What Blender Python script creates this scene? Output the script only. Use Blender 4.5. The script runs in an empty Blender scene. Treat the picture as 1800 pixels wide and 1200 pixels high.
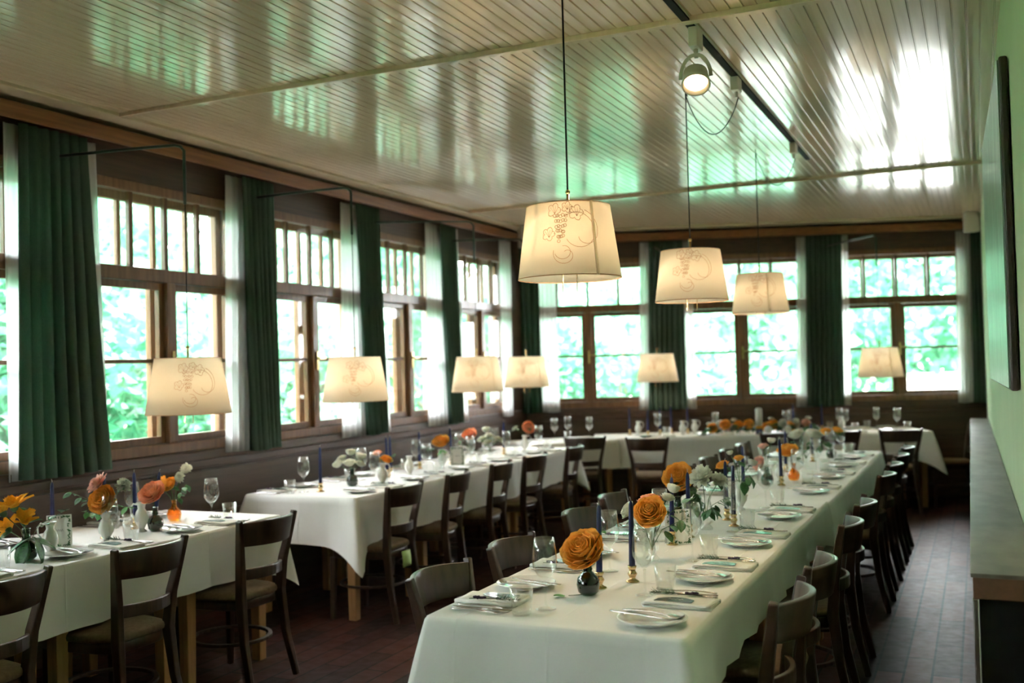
import bpy, math, random
from mathutils import Vector, Matrix
PI = math.pi
rnd = random.Random(7)
S = bpy.context.scene
COL = S.collection

# ---------------------------------------------------------------- camera
cd = bpy.data.cameras.new('camera')
cam = bpy.data.objects.new('camera', cd)
COL.objects.link(cam)
cr = Vector((0.908901, 0.416174, -0.02642))
cu = Vector((0.03402, -0.010855, 0.999362))
cf = Vector((-0.415622, 0.90922, 0.024024))
cam.matrix_world = Matrix(((cr.x, cu.x, -cf.x, 0), (cr.y, cu.y, -cf.y, 0), (cr.z, cu.z, -cf.z, 1.5137), (0, 0, 0, 1)))
cd.sensor_width = 36
cd.lens = 1791.68 / 1800 * 36
cd.clip_start = 0.02
cd.clip_end = 400
cd.dof.use_dof = True
cd.dof.focus_distance = 3.9
cd.dof.aperture_fstop = 2.0
S.camera = cam

# ---------------------------------------------------------------- world, sun, exposure
W = bpy.data.worlds.new('world')
S.world = W
W.use_nodes = True
bg = W.node_tree.nodes['Background']
bg.inputs['Color'].default_value = (0.96, 0.94, 1.0, 1)
bg.inputs['Strength'].default_value = 9.5
sd = bpy.data.lights.new('sun', 'SUN')
sd.energy = 7.0
sd.angle = math.radians(3)
sd.color = (1.0, 0.92, 0.86)
sun = bpy.data.objects.new('sun', sd)
COL.objects.link(sun)
sun.rotation_euler = Vector((-0.62, 0.62, -1.15)).to_track_quat('-Z', 'Y').to_euler()
S.view_settings.view_transform = 'Standard'
S.view_settings.look = 'None'
S.view_settings.gamma = 1.0
S.view_settings.use_curve_mapping = False
S.view_settings.exposure = 2.0
cy = S.cycles
cy.max_bounces = 9
cy.diffuse_bounces = 4
cy.glossy_bounces = 4
cy.transmission_bounces = 6
cy.transparent_max_bounces = 28
cy.caustics_reflective = False
cy.caustics_refractive = False
cy.sample_clamp_indirect = 6.0
cy.use_denoising = True

# ---------------------------------------------------------------- materials
MATS = {}
def new_mat(name):
    m = bpy.data.materials.new(name)
    m.use_nodes = True
    nt = m.node_tree
    b = nt.nodes['Principled BSDF']
    MATS[name] = m
    return m, nt, b
def noise_mix(nt, b, c1, c2, scale=(1, 1, 1), detail=4, nscale=5.0, coord='Object', lo=.35, hi=.65):
    tc = nt.nodes.new('ShaderNodeTexCoord')
    mp = nt.nodes.new('ShaderNodeMapping')
    mp.inputs['Scale'].default_value = scale
    nt.links.new(tc.outputs[coord], mp.inputs[0])
    n = nt.nodes.new('ShaderNodeTexNoise')
    n.inputs['Scale'].default_value = nscale
    n.inputs['Detail'].default_value = detail
    nt.links.new(mp.outputs[0], n.inputs['Vector'])
    r = nt.nodes.new('ShaderNodeValToRGB')
    r.color_ramp.elements[0].position = lo
    r.color_ramp.elements[1].position = hi
    r.color_ramp.elements[0].color = (*c1, 1)
    r.color_ramp.elements[1].color = (*c2, 1)
    nt.links.new(n.outputs['Fac'], r.inputs[0])
    if b is not None:
        nt.links.new(r.outputs[0], b.inputs['Base Color'])
    return mp, n, r
def bump(nt, b, src, strength=.2, dist=.01):
    bp = nt.nodes.new('ShaderNodeBump')
    bp.inputs['Strength'].default_value = strength
    bp.inputs['Distance'].default_value = dist
    nt.links.new(src, bp.inputs['Height'])
    nt.links.new(bp.outputs[0], b.inputs['Normal'])
    return bp
def pmat(name, c1, c2=None, rough=.5, metal=0, scale=(1, 1, 1), nscale=6, coat=0, bs=0, detail=4, bd=.005, coord='Object', sheen=0, spec=None):
    m, nt, b = new_mat(name)
    b.inputs['Roughness'].default_value = rough
    b.inputs['Metallic'].default_value = metal
    b.inputs['Coat Weight'].default_value = coat
    b.inputs['Coat Roughness'].default_value = .08
    if spec is not None:
        b.inputs['Specular IOR Level'].default_value = spec
    if sheen:
        b.inputs['Sheen Weight'].default_value = sheen
    if c2 is None:
        c2 = tuple(min(1, v * 1.12) for v in c1)
    mp, n, r = noise_mix(nt, b, c1, c2, scale, detail, nscale, coord)
    if bs:
        bump(nt, b, n.outputs['Fac'], bs, bd)
    return m
def glass(name, tint=(1, 1, 1), rough=.02, gl=.10):
    """thin-walled clear glass: lets light straight through, mirrors at grazing angles"""
    m, nt, b = new_mat(name)
    nt.nodes.remove(b)
    out = nt.nodes['Material Output']
    t = nt.nodes.new('ShaderNodeBsdfTransparent')
    t.inputs[0].default_value = (*tint, 1)
    g = nt.nodes.new('ShaderNodeBsdfGlossy')
    g.inputs['Roughness'].default_value = rough
    g.inputs[0].default_value = (1, 1, 1, 1)
    lw = nt.nodes.new('ShaderNodeLayerWeight')
    lw.inputs[0].default_value = .35
    mr = nt.nodes.new('ShaderNodeMapRange')
    mr.inputs['To Min'].default_value = gl * .7
    mr.inputs['To Max'].default_value = .75 if gl > .05 else .35
    p = nt.nodes.new('ShaderNodeMath')
    p.operation = 'POWER'
    p.inputs[1].default_value = 2.0
    nt.links.new(lw.outputs['Facing'], p.inputs[0])
    nt.links.new(p.outputs[0], mr.inputs['Value'])
    mx = nt.nodes.new('ShaderNodeMixShader')
    nt.links.new(mr.outputs[0], mx.inputs[0])
    nt.links.new(t.outputs[0], mx.inputs[1])
    nt.links.new(g.outputs[0], mx.inputs[2])
    nt.links.new(mx.outputs[0], out.inputs[0])
    return m
def cloth_mat(name, col, trans=(.5, .5, .5), tfac=.4, alpha=0.0, nscale=300, vary=.08, bs=0.):
    m, nt, b = new_mat(name)
    nt.nodes.remove(b)
    out = nt.nodes['Material Output']
    d = nt.nodes.new('ShaderNodeBsdfDiffuse')
    t = nt.nodes.new('ShaderNodeBsdfTranslucent')
    mp, n, r = noise_mix(nt, None, tuple(v * (1 - vary) for v in col), tuple(min(1, v * (1 + vary)) for v in col), (1, 1, .25), 3, nscale)
    nt.links.new(r.outputs[0], d.inputs[0])
    t.inputs[0].default_value = (*trans, 1)
    mx = nt.nodes.new('ShaderNodeMixShader')
    mx.inputs[0].default_value = tfac
    nt.links.new(d.outputs[0], mx.inputs[1])
    nt.links.new(t.outputs[0], mx.inputs[2])
    last = mx
    if alpha:
        tr = nt.nodes.new('ShaderNodeBsdfTransparent')
        m2 = nt.nodes.new('ShaderNodeMixShader')
        m2.inputs[0].default_value = alpha
        nt.links.new(mx.outputs[0], m2.inputs[1])
        nt.links.new(tr.outputs[0], m2.inputs[2])
        last = m2
    nt.links.new(last.outputs[0], out.inputs[0])
    return m

pmat('ceiling_paint', (.66, .535, .375), (.73, .60, .43), rough=.15, scale=(14, .6, 1), nscale=3, coat=.5, bs=.035, spec=.42, bd=.004, coord='Object')
pmat('cornice_paint', (.50, .42, .28), (.56, .47, .32), rough=.45, nscale=4)
pmat('wall_green', (.56, .65, .45), (.59, .68, .48), rough=.7, nscale=3, bs=.05)
pmat('dark_wood', (.050, .026, .016), (.085, .043, .025), rough=.45, scale=(1, .15, 6), nscale=9, bs=.1)
pmat('panel_wood', (.046, .027, .015), (.070, .042, .024), rough=.5, scale=(.3, .3, 5), nscale=7, bs=.08)
pmat('beam_wood', (.18, .070, .022), (.26, .105, .034), rough=.42, scale=(2, .3, 8), nscale=7, bs=.1)
pmat('window_wood', (.135, .060, .024), (.20, .095, .040), rough=.4, scale=(6, 6, .5), nscale=7, bs=.1, coat=.2)
pmat('outer_wood', (.24, .125, .055), (.34, .19, .09), rough=.5, scale=(6, 6, .5), nscale=7, bs=.1)
pmat('sill_paint', (.62, .60, .54), (.7, .68, .62), rough=.5)
pmat('chair_wood', (.036, .019, .012), (.060, .031, .019), rough=.34, scale=(3, 3, .6), nscale=12, coat=.2)
pmat('seat_fabric', (.13, .088, .052), (.175, .122, .074), rough=.85, nscale=60, bs=.15, bd=.002)
pmat('leg_wood', (.36, .185, .075), (.47, .26, .11), rough=.45, scale=(8, 8, .6), nscale=6)
pmat('porcelain', (.78, .79, .76), (.82, .83, .80), rough=.12, coat=.5, nscale=2)
pmat('steel', (.55, .54, .52), (.62, .60, .58), rough=.16, metal=1, nscale=2)
pmat('brass', (.62, .44, .22), (.72, .54, .30), rough=.22, metal=1, nscale=9)
pmat('candle_wax', (.005, .010, .072), (.007, .014, .095), rough=.42, coat=.1, nscale=5)
pmat('wick', (.6, .56, .48), rough=.9)
pmat('napkin_linen', (.74, .73, .68), (.80, .79, .74), rough=.9, nscale=40, bs=.2, bd=.002)
pmat('card_dark', (.030, .085, .090), (.05, .13, .14), rough=.28, nscale=30, coat=.6)
pmat('card_white', (.80, .80, .76), (.84, .84, .8), rough=.7, nscale=3)
pmat('ink', (.03, .035, .03), rough=.7)
pmat('silver_ink', (.62, .64, .62), rough=.4)
pmat('rosemary', (.030, .060, .030), (.06, .12, .05), rough=.6, nscale=40)
pmat('lavender', (.045, .025, .07), (.08, .05, .11), rough=.7, nscale=40)
pmat('leaf', (.025, .085, .030), (.06, .20, .06), rough=.42, nscale=14)
pmat('leaf_bright', (.06, .26, .05), (.12, .38, .09), rough=.42, nscale=14)
pmat('stem', (.045, .12, .035), (.08, .18, .05), rough=.5, nscale=14)
pmat('counter_stone', (.060, .050, .040), (.13, .115, .092), rough=.42, nscale=3.0, scale=(3, 1.2, 1), detail=7, spec=.35)
pmat('counter_wood', (.075, .030, .015), (.12, .05, .024), rough=.4, scale=(6, 1, 6), nscale=5)
pmat('black_metal', (.008, .009, .008), (.012, .013, .012), rough=.75, spec=.15)
pmat('green_bronze', (.03, .045, .035), (.05, .07, .05), rough=.3, metal=.7)
pmat('white_plastic', (.62, .60, .53), (.66, .64, .57), rough=.4)
pmat('grey_plastic', (.40, .38, .35), (.44, .42, .39), rough=.5)
pmat('frame_dark', (.030, .020, .014), (.05, .03, .02), rough=.45, nscale=12)
pmat('bark', (.10, .075, .05), (.18, .14, .10), rough=.9, nscale=12, bs=.5, bd=.02)
pmat('gravel', (.17, .17, .165), (.24, .24, .23), rough=.9, nscale=3)
pmat('garden_plaster', (.80, .79, .75), (.86, .85, .82), rough=.9, nscale=2)
pmat('lawn', (.10, .30, .06), (.17, .42, .10), rough=.9, nscale=6)
pmat('sticker', (.45, .62, .22), rough=.6)
pmat('brown_print', (.55, .30, .15), rough=.8)
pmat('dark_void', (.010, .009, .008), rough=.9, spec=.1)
glass('clear_glass', tint=(.982, .99, .986))
glass('pane_glass', tint=(.985, 1, .99), rough=.02, gl=.04)
glass('green_glass', tint=(.03, .19, .08), gl=.12)
glass('amber_glass', tint=(1.0, .66, .16), gl=.12)
cloth_mat('green_cloth', (.085, .125, .100), (.15, .32, .22), .33, vary=.14)
cloth_mat('sheer_cloth', (.86, .86, .86), (.97, .98, .99), .68, alpha=.24, vary=.03)
cloth_mat('shade_cloth', (.84, .80, .72), (1.0, .93, .82), .74, vary=.02)
for nm_, c_, t_ in (('orange_petal', (1.0, .52, .105), (1, .50, .08)), ('peach_petal', (1.0, .50, .30), (1, .46, .24)), ('pink_petal', (.94, .60, .50), (.95, .55, .40)), ('yellow_petal', (.95, .52, .06), (.95, .50, .04)), ('white_petal', (.86, .87, .80), (.80, .84, .66))):
    cloth_mat(nm_, c_, t_, .33, nscale=9, vary=.12)

# leaves seen against the sky: diffuse and translucent
def foliage_mat(name, c1, c2, t1):
    m, nt, b = new_mat(name)
    nt.nodes.remove(b)
    out = nt.nodes['Material Output']
    mp, n, r = noise_mix(nt, None, c1, c2, (1, 1, 1), 3, 1.7, lo=.3, hi=.7)
    d = nt.nodes.new('ShaderNodeBsdfDiffuse')
    t = nt.nodes.new('ShaderNodeBsdfTranslucent')
    t.inputs[0].default_value = (*t1, 1)
    nt.links.new(r.outputs[0], d.inputs[0])
    g = nt.nodes.new('ShaderNodeBsdfGlossy')
    g.inputs['Roughness'].default_value = .35
    a = nt.nodes.new('ShaderNodeMixShader')
    a.inputs[0].default_value = .45
    nt.links.new(d.outputs[0], a.inputs[1])
    nt.links.new(t.outputs[0], a.inputs[2])
    c = nt.nodes.new('ShaderNodeMixShader')
    c.inputs[0].default_value = .08
    nt.links.new(a.outputs[0], c.inputs[1])
    nt.links.new(g.outputs[0], c.inputs[2])
    nt.links.new(c.outputs[0], out.inputs[0])
foliage_mat('foliage_mid', (.07, .26, .15), (.17, .44, .29), (.19, .54, .34))
foliage_mat('foliage_pale', (.15, .38, .25), (.28, .55, .41), (.30, .62, .43))
foliage_mat('foliage_deep', (.02, .16, .075), (.07, .28, .15), (.08, .38, .19))

# floor: worn dark boards
m, nt, b = new_mat('floor_boards')
tc = nt.nodes.new('ShaderNodeTexCoord')
bk = nt.nodes.new('ShaderNodeTexBrick')
bk.inputs['Scale'].default_value = 1.0
bk.inputs['Brick Width'].default_value = .55
bk.inputs['Row Height'].default_value = .125
bk.inputs['Mortar Size'].default_value = .006
bk.inputs['Color1'].default_value = (.022, .012, .011, 1)
bk.inputs['Color2'].default_value = (.095, .036, .026, 1)
bk.inputs['Mortar'].default_value = (.004, .003, .003, 1)
rot = nt.nodes.new('ShaderNodeMapping'); rot.inputs['Rotation'].default_value = (0, 0, PI / 2)
nt.links.new(tc.outputs['Object'], rot.inputs[0])
nt.links.new(rot.outputs[0], bk.inputs['Vector'])
n = nt.nodes.new('ShaderNodeTexNoise')
n.inputs['Scale'].default_value = 2.6
n.inputs['Detail'].default_value = 7
nt.links.new(tc.outputs['Object'], n.inputs['Vector'])
mx = nt.nodes.new('ShaderNodeMix')
mx.data_type = 'RGBA'
mx.blend_type = 'MULTIPLY'
mx.inputs[0].default_value = .8
r = nt.nodes.new('ShaderNodeValToRGB')
r.color_ramp.elements[0].position = .3
r.color_ramp.elements[0].color = (.35, .35, .38, 1)
r.color_ramp.elements[1].position = .7
nt.links.new(n.outputs['Fac'], r.inputs[0])
nt.links.new(bk.outputs['Color'], mx.inputs[6])
nt.links.new(r.outputs[0], mx.inputs[7])
nt.links.new(mx.outputs[2], b.inputs['Base Color'])
r2 = nt.nodes.new('ShaderNodeMapRange')
r2.inputs['To Min'].default_value = .30
r2.inputs['To Max'].default_value = .60
b.inputs['Specular IOR Level'].default_value = .08
n4 = nt.nodes.new('ShaderNodeTexNoise'); n4.inputs['Scale'].default_value = 16; n4.inputs['Detail'].default_value = 5
nt.links.new(tc.outputs['Object'], n4.inputs['Vector'])
nt.links.new(n4.outputs['Fac'], r2.inputs['Value'])
nt.links.new(r2.outputs[0], b.inputs['Roughness'])
sub = nt.nodes.new('ShaderNodeMath')
sub.operation = 'MULTIPLY_ADD'
sub.inputs[1].default_value = .5
n3 = nt.nodes.new('ShaderNodeTexNoise'); n3.inputs['Scale'].default_value = 38; n3.inputs['Detail'].default_value = 3
nt.links.new(tc.outputs['Object'], n3.inputs['Vector'])
nt.links.new(n3.outputs['Fac'], sub.inputs[0])
inv = nt.nodes.new('ShaderNodeMath')
inv.operation = 'MULTIPLY'
inv.inputs[1].default_value = -1.0
nt.links.new(bk.outputs['Fac'], inv.inputs[0])
nt.links.new(inv.outputs[0], sub.inputs[2])
bump(nt, b, sub.outputs[0], .3, .003)

# tablecloth: white damask with pressed fold lines (object space, metres)
m, nt, b = new_mat('table_linen')
b.inputs['Roughness'].default_value = .8
b.inputs['Sheen Weight'].default_value = .15
mp, n, r = noise_mix(nt, b, (.73, .73, .70), (.79, .79, .76), (1, 1, 1), 4, 3)
tc = nt.nodes.new('ShaderNodeTexCoord')
sx = nt.nodes.new('ShaderNodeSeparateXYZ')
nt.links.new(tc.outputs['Object'], sx.inputs[0])
def crease(out, period, off):
    a = nt.nodes.new('ShaderNodeMath'); a.operation = 'ADD'; a.inputs[1].default_value = off + 50 * period
    nt.links.new(out, a.inputs[0])
    p = nt.nodes.new('ShaderNodeMath'); p.operation = 'MODULO'; p.inputs[1].default_value = period
    nt.links.new(a.outputs[0], p.inputs[0])
    s = nt.nodes.new('ShaderNodeMath'); s.operation = 'SUBTRACT'; s.inputs[1].default_value = period / 2
    nt.links.new(p.outputs[0], s.inputs[0])
    ab = nt.nodes.new('ShaderNodeMath'); ab.operation = 'ABSOLUTE'
    nt.links.new(s.outputs[0], ab.inputs[0])
    r = nt.nodes.new('ShaderNodeMapRange'); r.interpolation_type = 'SMOOTHSTEP'
    r.inputs['From Min'].default_value = 0; r.inputs['From Max'].default_value = .006
    r.inputs['To Min'].default_value = 1; r.inputs['To Max'].default_value = 0
    nt.links.new(ab.outputs[0], r.inputs['Value'])
    return r.outputs[0]
c1 = crease(sx.outputs['X'], .30, .15 + .0)
c2 = crease(sx.outputs['Y'], .86, .35)
ad = nt.nodes.new('ShaderNodeMath'); ad.operation = 'MAXIMUM'
nt.links.new(c1, ad.inputs[0]); nt.links.new(c2, ad.inputs[1])
n2 = nt.nodes.new('ShaderNodeTexNoise'); n2.inputs['Scale'].default_value = 9; n2.inputs['Detail'].default_value = 3
nt.links.new(tc.outputs['Object'], n2.inputs['Vector'])
ma = nt.nodes.new('ShaderNodeMath'); ma.operation = 'MULTIPLY_ADD'; ma.inputs[1].default_value = 1.6
nt.links.new(n2.outputs['Fac'], ma.inputs[0]); nt.links.new(ad.outputs[0], ma.inputs[2])
bump(nt, b, ma.outputs[0], .30, .004)

# abstract panel picture: pale green-grey wood grain streaks
m, nt, b = new_mat('picture_paint')
mp, n, r = noise_mix(nt, b, (.06, .10, .07), (.38, .50, .38), (1, 26, 1.4), 6, 2.0, lo=.3, hi=.62)
b.inputs['Roughness'].default_value = .35
bump(nt, b, n.outputs['Fac'], .3, .004)

def M(n):
    return MATS[n]

# ---------------------------------------------------------------- mesh helpers
class MB:
    def __init__(s):
        s.v = []; s.f = []; s.sm = []
    def add(s, vs, fs, smooth=False, mat=None):
        o = len(s.v)
        if mat is not None:
            vs = [mat @ Vector(p) for p in vs]
        s.v += [tuple(p) for p in vs]
        s.f += [tuple(i + o for i in f) for f in fs]
        s.sm += [smooth] * len(fs)
        return s
    def box(s, a, b, mat=None):
        x0, y0, z0 = (min(a[i], b[i]) for i in range(3)); x1, y1, z1 = (max(a[i], b[i]) for i in range(3))
        vs = [(x0, y0, z0), (x1, y0, z0), (x1, y1, z0), (x0, y1, z0), (x0, y0, z1), (x1, y0, z1), (x1, y1, z1), (x0, y1, z1)]
        return s.add(vs, [(0, 3, 2, 1), (4, 5, 6, 7), (0, 1, 5, 4), (1, 2, 6, 5), (2, 3, 7, 6), (3, 0, 4, 7)], False, mat)
    def tube(s, pts, rad, n=8, mat=None, cap=True):
        pts = [Vector(p) for p in pts]
        rs = rad if isinstance(rad, (list, tuple)) else [rad] * len(pts)
        vs = []; fs = []
        prev = None
        for i, p in enumerate(pts):
            d = (pts[min(i + 1, len(pts) - 1)] - pts[max(i - 1, 0)])
            if d.length < 1e-9: d = Vector((0, 0, 1))
            d.normalize()
            if prev is None:
                a = Vector((0, 0, 1)) if abs(d.z) < .9 else Vector((1, 0, 0))
                u = d.cross(a).normalized()
            else:
                u = (prev - d * prev.dot(d)).normalized()
            prev = u
            w = d.cross(u)
            for k in range(n):
                t = 2 * PI * k / n
                vs.append(p + (u * math.cos(t) + w * math.sin(t)) * rs[i])
        for i in range(len(pts) - 1):
            for k in range(n):
                k2 = (k + 1) % n
                fs.append((i * n + k, i * n + k2, (i + 1) * n + k2, (i + 1) * n + k))
        if cap:
            fs.append(tuple(range(n))[::-1]); fs.append(tuple((len(pts) - 1) * n + k for k in range(n)))
        return s.add(vs, fs, True, mat)
    def rail(s, pts, w, h, mat=None, up=(0, 0, 1)):
        """rectangular bar swept along pts: w across, h along up"""
        pts = [Vector(p) for p in pts]; vs = []; fs = []
        U = Vector(up)
        ws = w if isinstance(w, (list, tuple)) else [w] * len(pts)
        hs = h if isinstance(h, (list, tuple)) else [h] * len(pts)
        for i, p in enumerate(pts):
            d = (pts[min(i + 1, len(pts) - 1)] - pts[max(i - 1, 0)]).normalized()
            sd_ = d.cross(U).normalized()
            uu = sd_.cross(d).normalized()
            for a, b_ in ((-1, -1), (1, -1), (1, 1), (-1, 1)):
                vs.append(p + sd_ * a * ws[i] / 2 + uu * b_ * hs[i] / 2)
        for i in range(len(pts) - 1):
            for k in range(4):
                k2 = (k + 1) % 4
                fs.append((i * 4 + k, (i + 1) * 4 + k, (i + 1) * 4 + k2, i * 4 + k2))
        fs.append((0, 1, 2, 3)); e = (len(pts) - 1) * 4; fs.append((e + 3, e + 2, e + 1, e))
        return s.add(vs, fs, False, mat)
    def lathe(s, prof, n=20, mat=None, closed=False):
        vs = []; fs = []
        for r, z in prof:
            for k in range(n):
                t = 2 * PI * k / n
                vs.append((r * math.cos(t), r * math.sin(t), z))
        m_ = len(prof)
        rng = range(m_) if closed else range(m_ - 1)
        for i in rng:
            j = (i + 1) % m_
            for k in range(n):
                k2 = (k + 1) % n
                fs.append((i * n + k, i * n + k2, j * n + k2, j * n + k))
        return s.add(vs, fs, True, mat)
    def ball(s, c, r, n=10, sq=(1, 1, 1), mat=None):
        prof = [(max(1e-4, r * math.sin(PI * i / (n // 2 + 1))), -r * math.cos(PI * i / (n // 2 + 1))) for i in range(n // 2 + 2)]
        vs = []; fs = []
        for rr, z in prof:
            for k in range(n):
                t = 2 * PI * k / n
                vs.append((c[0] + rr * math.cos(t) * sq[0], c[1] + rr * math.sin(t) * sq[1], c[2] + z * sq[2]))
        for i in range(len(prof) - 1):
            for k in range(n):
                k2 = (k + 1) % n
                fs.append((i * n + k, i * n + k2, (i + 1) * n + k2, (i + 1) * n + k))
        return s.add(vs, fs, True, mat)
    def grid(s, fn, nu, nv, mat=None, smooth=True):
        vs = [fn(i / nu, j / nv) for j in range(nv + 1) for i in range(nu + 1)]
        fs = [(j * (nu + 1) + i, j * (nu + 1) + i + 1, (j + 1) * (nu + 1) + i + 1, (j + 1) * (nu + 1) + i) for j in range(nv) for i in range(nu)]
        return s.add(vs, fs, smooth, mat)
    def mesh(s, name, mat):
        me = bpy.data.meshes.new(name)
        me.from_pydata(s.v, [], s.f)
        me.polygons.foreach_set('use_smooth', s.sm)
        me.materials.append(M(mat))
        me.update()
        return me
    def build(s, name, mat, parent=None, bevel=0, solid=0, loc=None):
        o = bpy.data.objects.new(name, s.mesh(name, mat))
        COL.objects.link(o)
        if parent is not None: o.parent = parent
        if loc is not None: o.location = loc
        if solid:
            md = o.modifiers.new('solid', 'SOLIDIFY'); md.thickness = solid; md.offset = 0
        if bevel:
            md = o.modifiers.new('bevel', 'BEVEL'); md.width = bevel; md.segments = 2; md.limit_method = 'ANGLE'; md.angle_limit = .7
        return o
KIDS = {}
def tag(o, label=None, cat=None, group=None, kind=None):
    if label is not None: o['label'] = label
    if cat is not None: o['category'] = cat
    if group is not None: o['group'] = group
    if kind is not None: o['kind'] = kind
    return o
def empty(name, loc=(0, 0, 0), rz=0):
    o = bpy.data.objects.new(name, None)
    o.empty_display_size = .05
    COL.objects.link(o)
    o.location = loc; o.rotation_euler = (0, 0, rz)
    return o
def children(o):
    return list(o.children)
def copy_tree(o, parent=None):
    c = o.copy()
    COL.objects.link(c)
    c.parent = parent
    for ch in children(o):
        copy_tree(ch, c)
    return c
class Kind:
    """the first placement uses the prototype itself, the rest are copies"""
    def __init__(s, fn):
        s.fn = fn; s.proto = None
    def put(s, loc, rz=0, label=None, cat=None, group=None, tilt=None, scale=None):
        if s.proto is None:
            s.proto = s.fn(); o = s.proto
        else:
            o = copy_tree(s.proto)
        o.location = loc
        o.rotation_euler = (tilt[0] if tilt else 0, tilt[1] if tilt else 0, rz)
        o.scale = (scale,) * 3 if scale else (1, 1, 1)
        for k in ('label', 'category', 'group'):
            if k in o.keys(): del o[k]
        return tag(o, label, cat, group)
def struct(name, mb, mat, parent=None, bevel=0, label=None):
    o = mb.build(name, mat, parent, bevel)
    if parent is None: o['kind'] = 'structure'
    if label: o['label'] = label
    return o
ORD = ['nearest', 'second', 'third', 'fourth', 'fifth', 'sixth', 'seventh', 'eighth', 'ninth', 'tenth']

# ---------------------------------------------------------------- room shell
XL = -4.51
CEIL = 2.96
BA = -0.3509
BD = 11.18
nB = Vector((math.sin(BA), math.cos(BA), 0))      # outward normal of the back wall
tB = Vector((math.cos(BA), -math.sin(BA), 0))     # along the back wall, to the right
BO = nB * BD
def back_y(x): return (BD - x * nB.x) / nB.y
RX = lambda y: 0.175 - 0.0095 * y                  # right wall line
YB = -4.0
YE = back_y(.1) + .3

mb = MB(); mb.box((-5.6, YB - .2, -.1), (1.6, YE + 1.2, 0)); 
fl = struct('floor', mb, 'floor_boards')
# ceiling: narrow tongue-and-groove boards running the length of the room
mb = MB(); vs = []; x = -4.62; pitch = .055; k = 0
prof = []
while x < 1.5:
    dz = rnd.uniform(-.0006, .0006); dz2 = dz + rnd.uniform(-.0002, .0002)
    prof += [(x + .0015, CEIL + .006), (x + .004, CEIL + dz), (x + pitch * .5, CEIL + (dz + dz2) / 2 - .0002), (x + pitch - .004, CEIL + dz2), (x + pitch - .0015, CEIL + .006)]
    x += pitch
ys = [YB - .2 + i * 1.0 for i in range(int((YE + 1.2 - YB) / 1.0) + 2)]
vs = [(px, y, pz) for y in ys for px, pz in prof]
n_ = len(prof)
fs = [(j * n_ + i, (j + 1) * n_ + i, (j + 1) * n_ + i + 1, j * n_ + i + 1) for j in range(len(ys) - 1) for i in range(n_ - 1)]
mb.add(vs, fs)
struct('ceiling', mb, 'ceiling_paint')
mb = MB(); mb.box((-5.6, YB - .3, CEIL + .03), (1.8, YE + 1.3, CEIL + .2))
struct('ceiling_slab', mb, 'dark_void')
for i, y in enumerate((4.2, 8.42, 0.0)):
    mb = MB(); mb.box((XL + .262, y - .022, CEIL - .024), (RX(y), y + .022, CEIL + .002))
    struct('trim_%d' % (i + 1), mb, 'ceiling_paint', bevel=.004)
# cornice strips along left and back walls
mb = MB(); mb.box((XL - .02, YB, CEIL - .022), (XL + .26, 10.25, CEIL + .004))
struct('trim_4', mb, 'cornice_paint', bevel=.006)
RB = Matrix(((tB.x, nB.x, 0, BO.x), (tB.y, nB.y, 0, BO.y), (0, 0, 1, 0), (0, 0, 0, 1)))   # local x along wall, local y outward
RL = Matrix(((0, -1, 0, XL), (1, 0, 0, 0), (0, 0, 1, 0), (0, 0, 0, 1)))                  # local x = room y, local y outward (-x)
mb = MB(); mb.box((-1.0, -.26, CEIL - .022), (4.5, .02, CEIL + .004), RB)
struct('trim_5', mb, 'cornice_paint', bevel=.006)

WT = .20
def wall_with_windows(name, R, u0, u1, wins, hw, zt=2.64, zb=1.04):
    mb = MB()
    mb.box((u0, 0, 0), (u1, WT, zb), R)
    mb.box((u0, 0, zt), (u1, WT, CEIL + .05), R)
    e = u0
    for w in wins:
        if w - hw > e: mb.box((e, 0, zb), (w - hw, WT, zt), R)
        e = w + hw
    if e < u1: mb.box((e, 0, zb), (u1, WT, zt), R)
    return struct(name, mb, 'dark_wood')
LW = [-2.3, -.9, .52, 1.95, 3.38, 4.80, 6.29, 7.69, 9.12]
wall_with_windows('wall_left', RL, YB, 10.22, LW, .62)
BWI = [-.03, 1.62, 3.27]
RR = Matrix(((1, 0, 0, 0), (0, -1, 0, YB), (0, 0, 1, 0), (0, 0, 0, 1)))
RWI = []
wall_with_windows('wall_rear', RR, -5.0, 1.7, RWI, .70)
wall_with_windows('wall_back', RB, -1.07, 4.6, BWI, .72)
# right wall: pale green plaster, slightly skewed as in the room
def rw(y0, y1, z0, z1, t=.2, inset=0):
    mb = MB()
    vs = [(RX(y0) - inset, y0, z0), (RX(y0) + t, y0, z0), (RX(y1) + t, y1, z0), (RX(y1) - inset, y1, z0)]
    vs += [(a, b_, z1) for a, b_, c in vs]
    return mb.add(vs, [(0, 1, 2, 3), (7, 6, 5, 4), (0, 4, 5, 1), (1, 5, 6, 2), (2, 6, 7, 3), (3, 7, 4, 0)])
struct('wall_right', rw(-1.0, YE, 0, CEIL + .05), 'wall_green')
mb = MB(); mb.box((.185, YB, 0), (1.6, -1.0, CEIL + .05))
struct('wall_right_rear', mb, 'wall_green')
RR = Matrix(((1, 0, 0, 0), (0, -1, 0, YB), (0, 0, 1, 0), (0, 0, 0, 1)))

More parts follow.
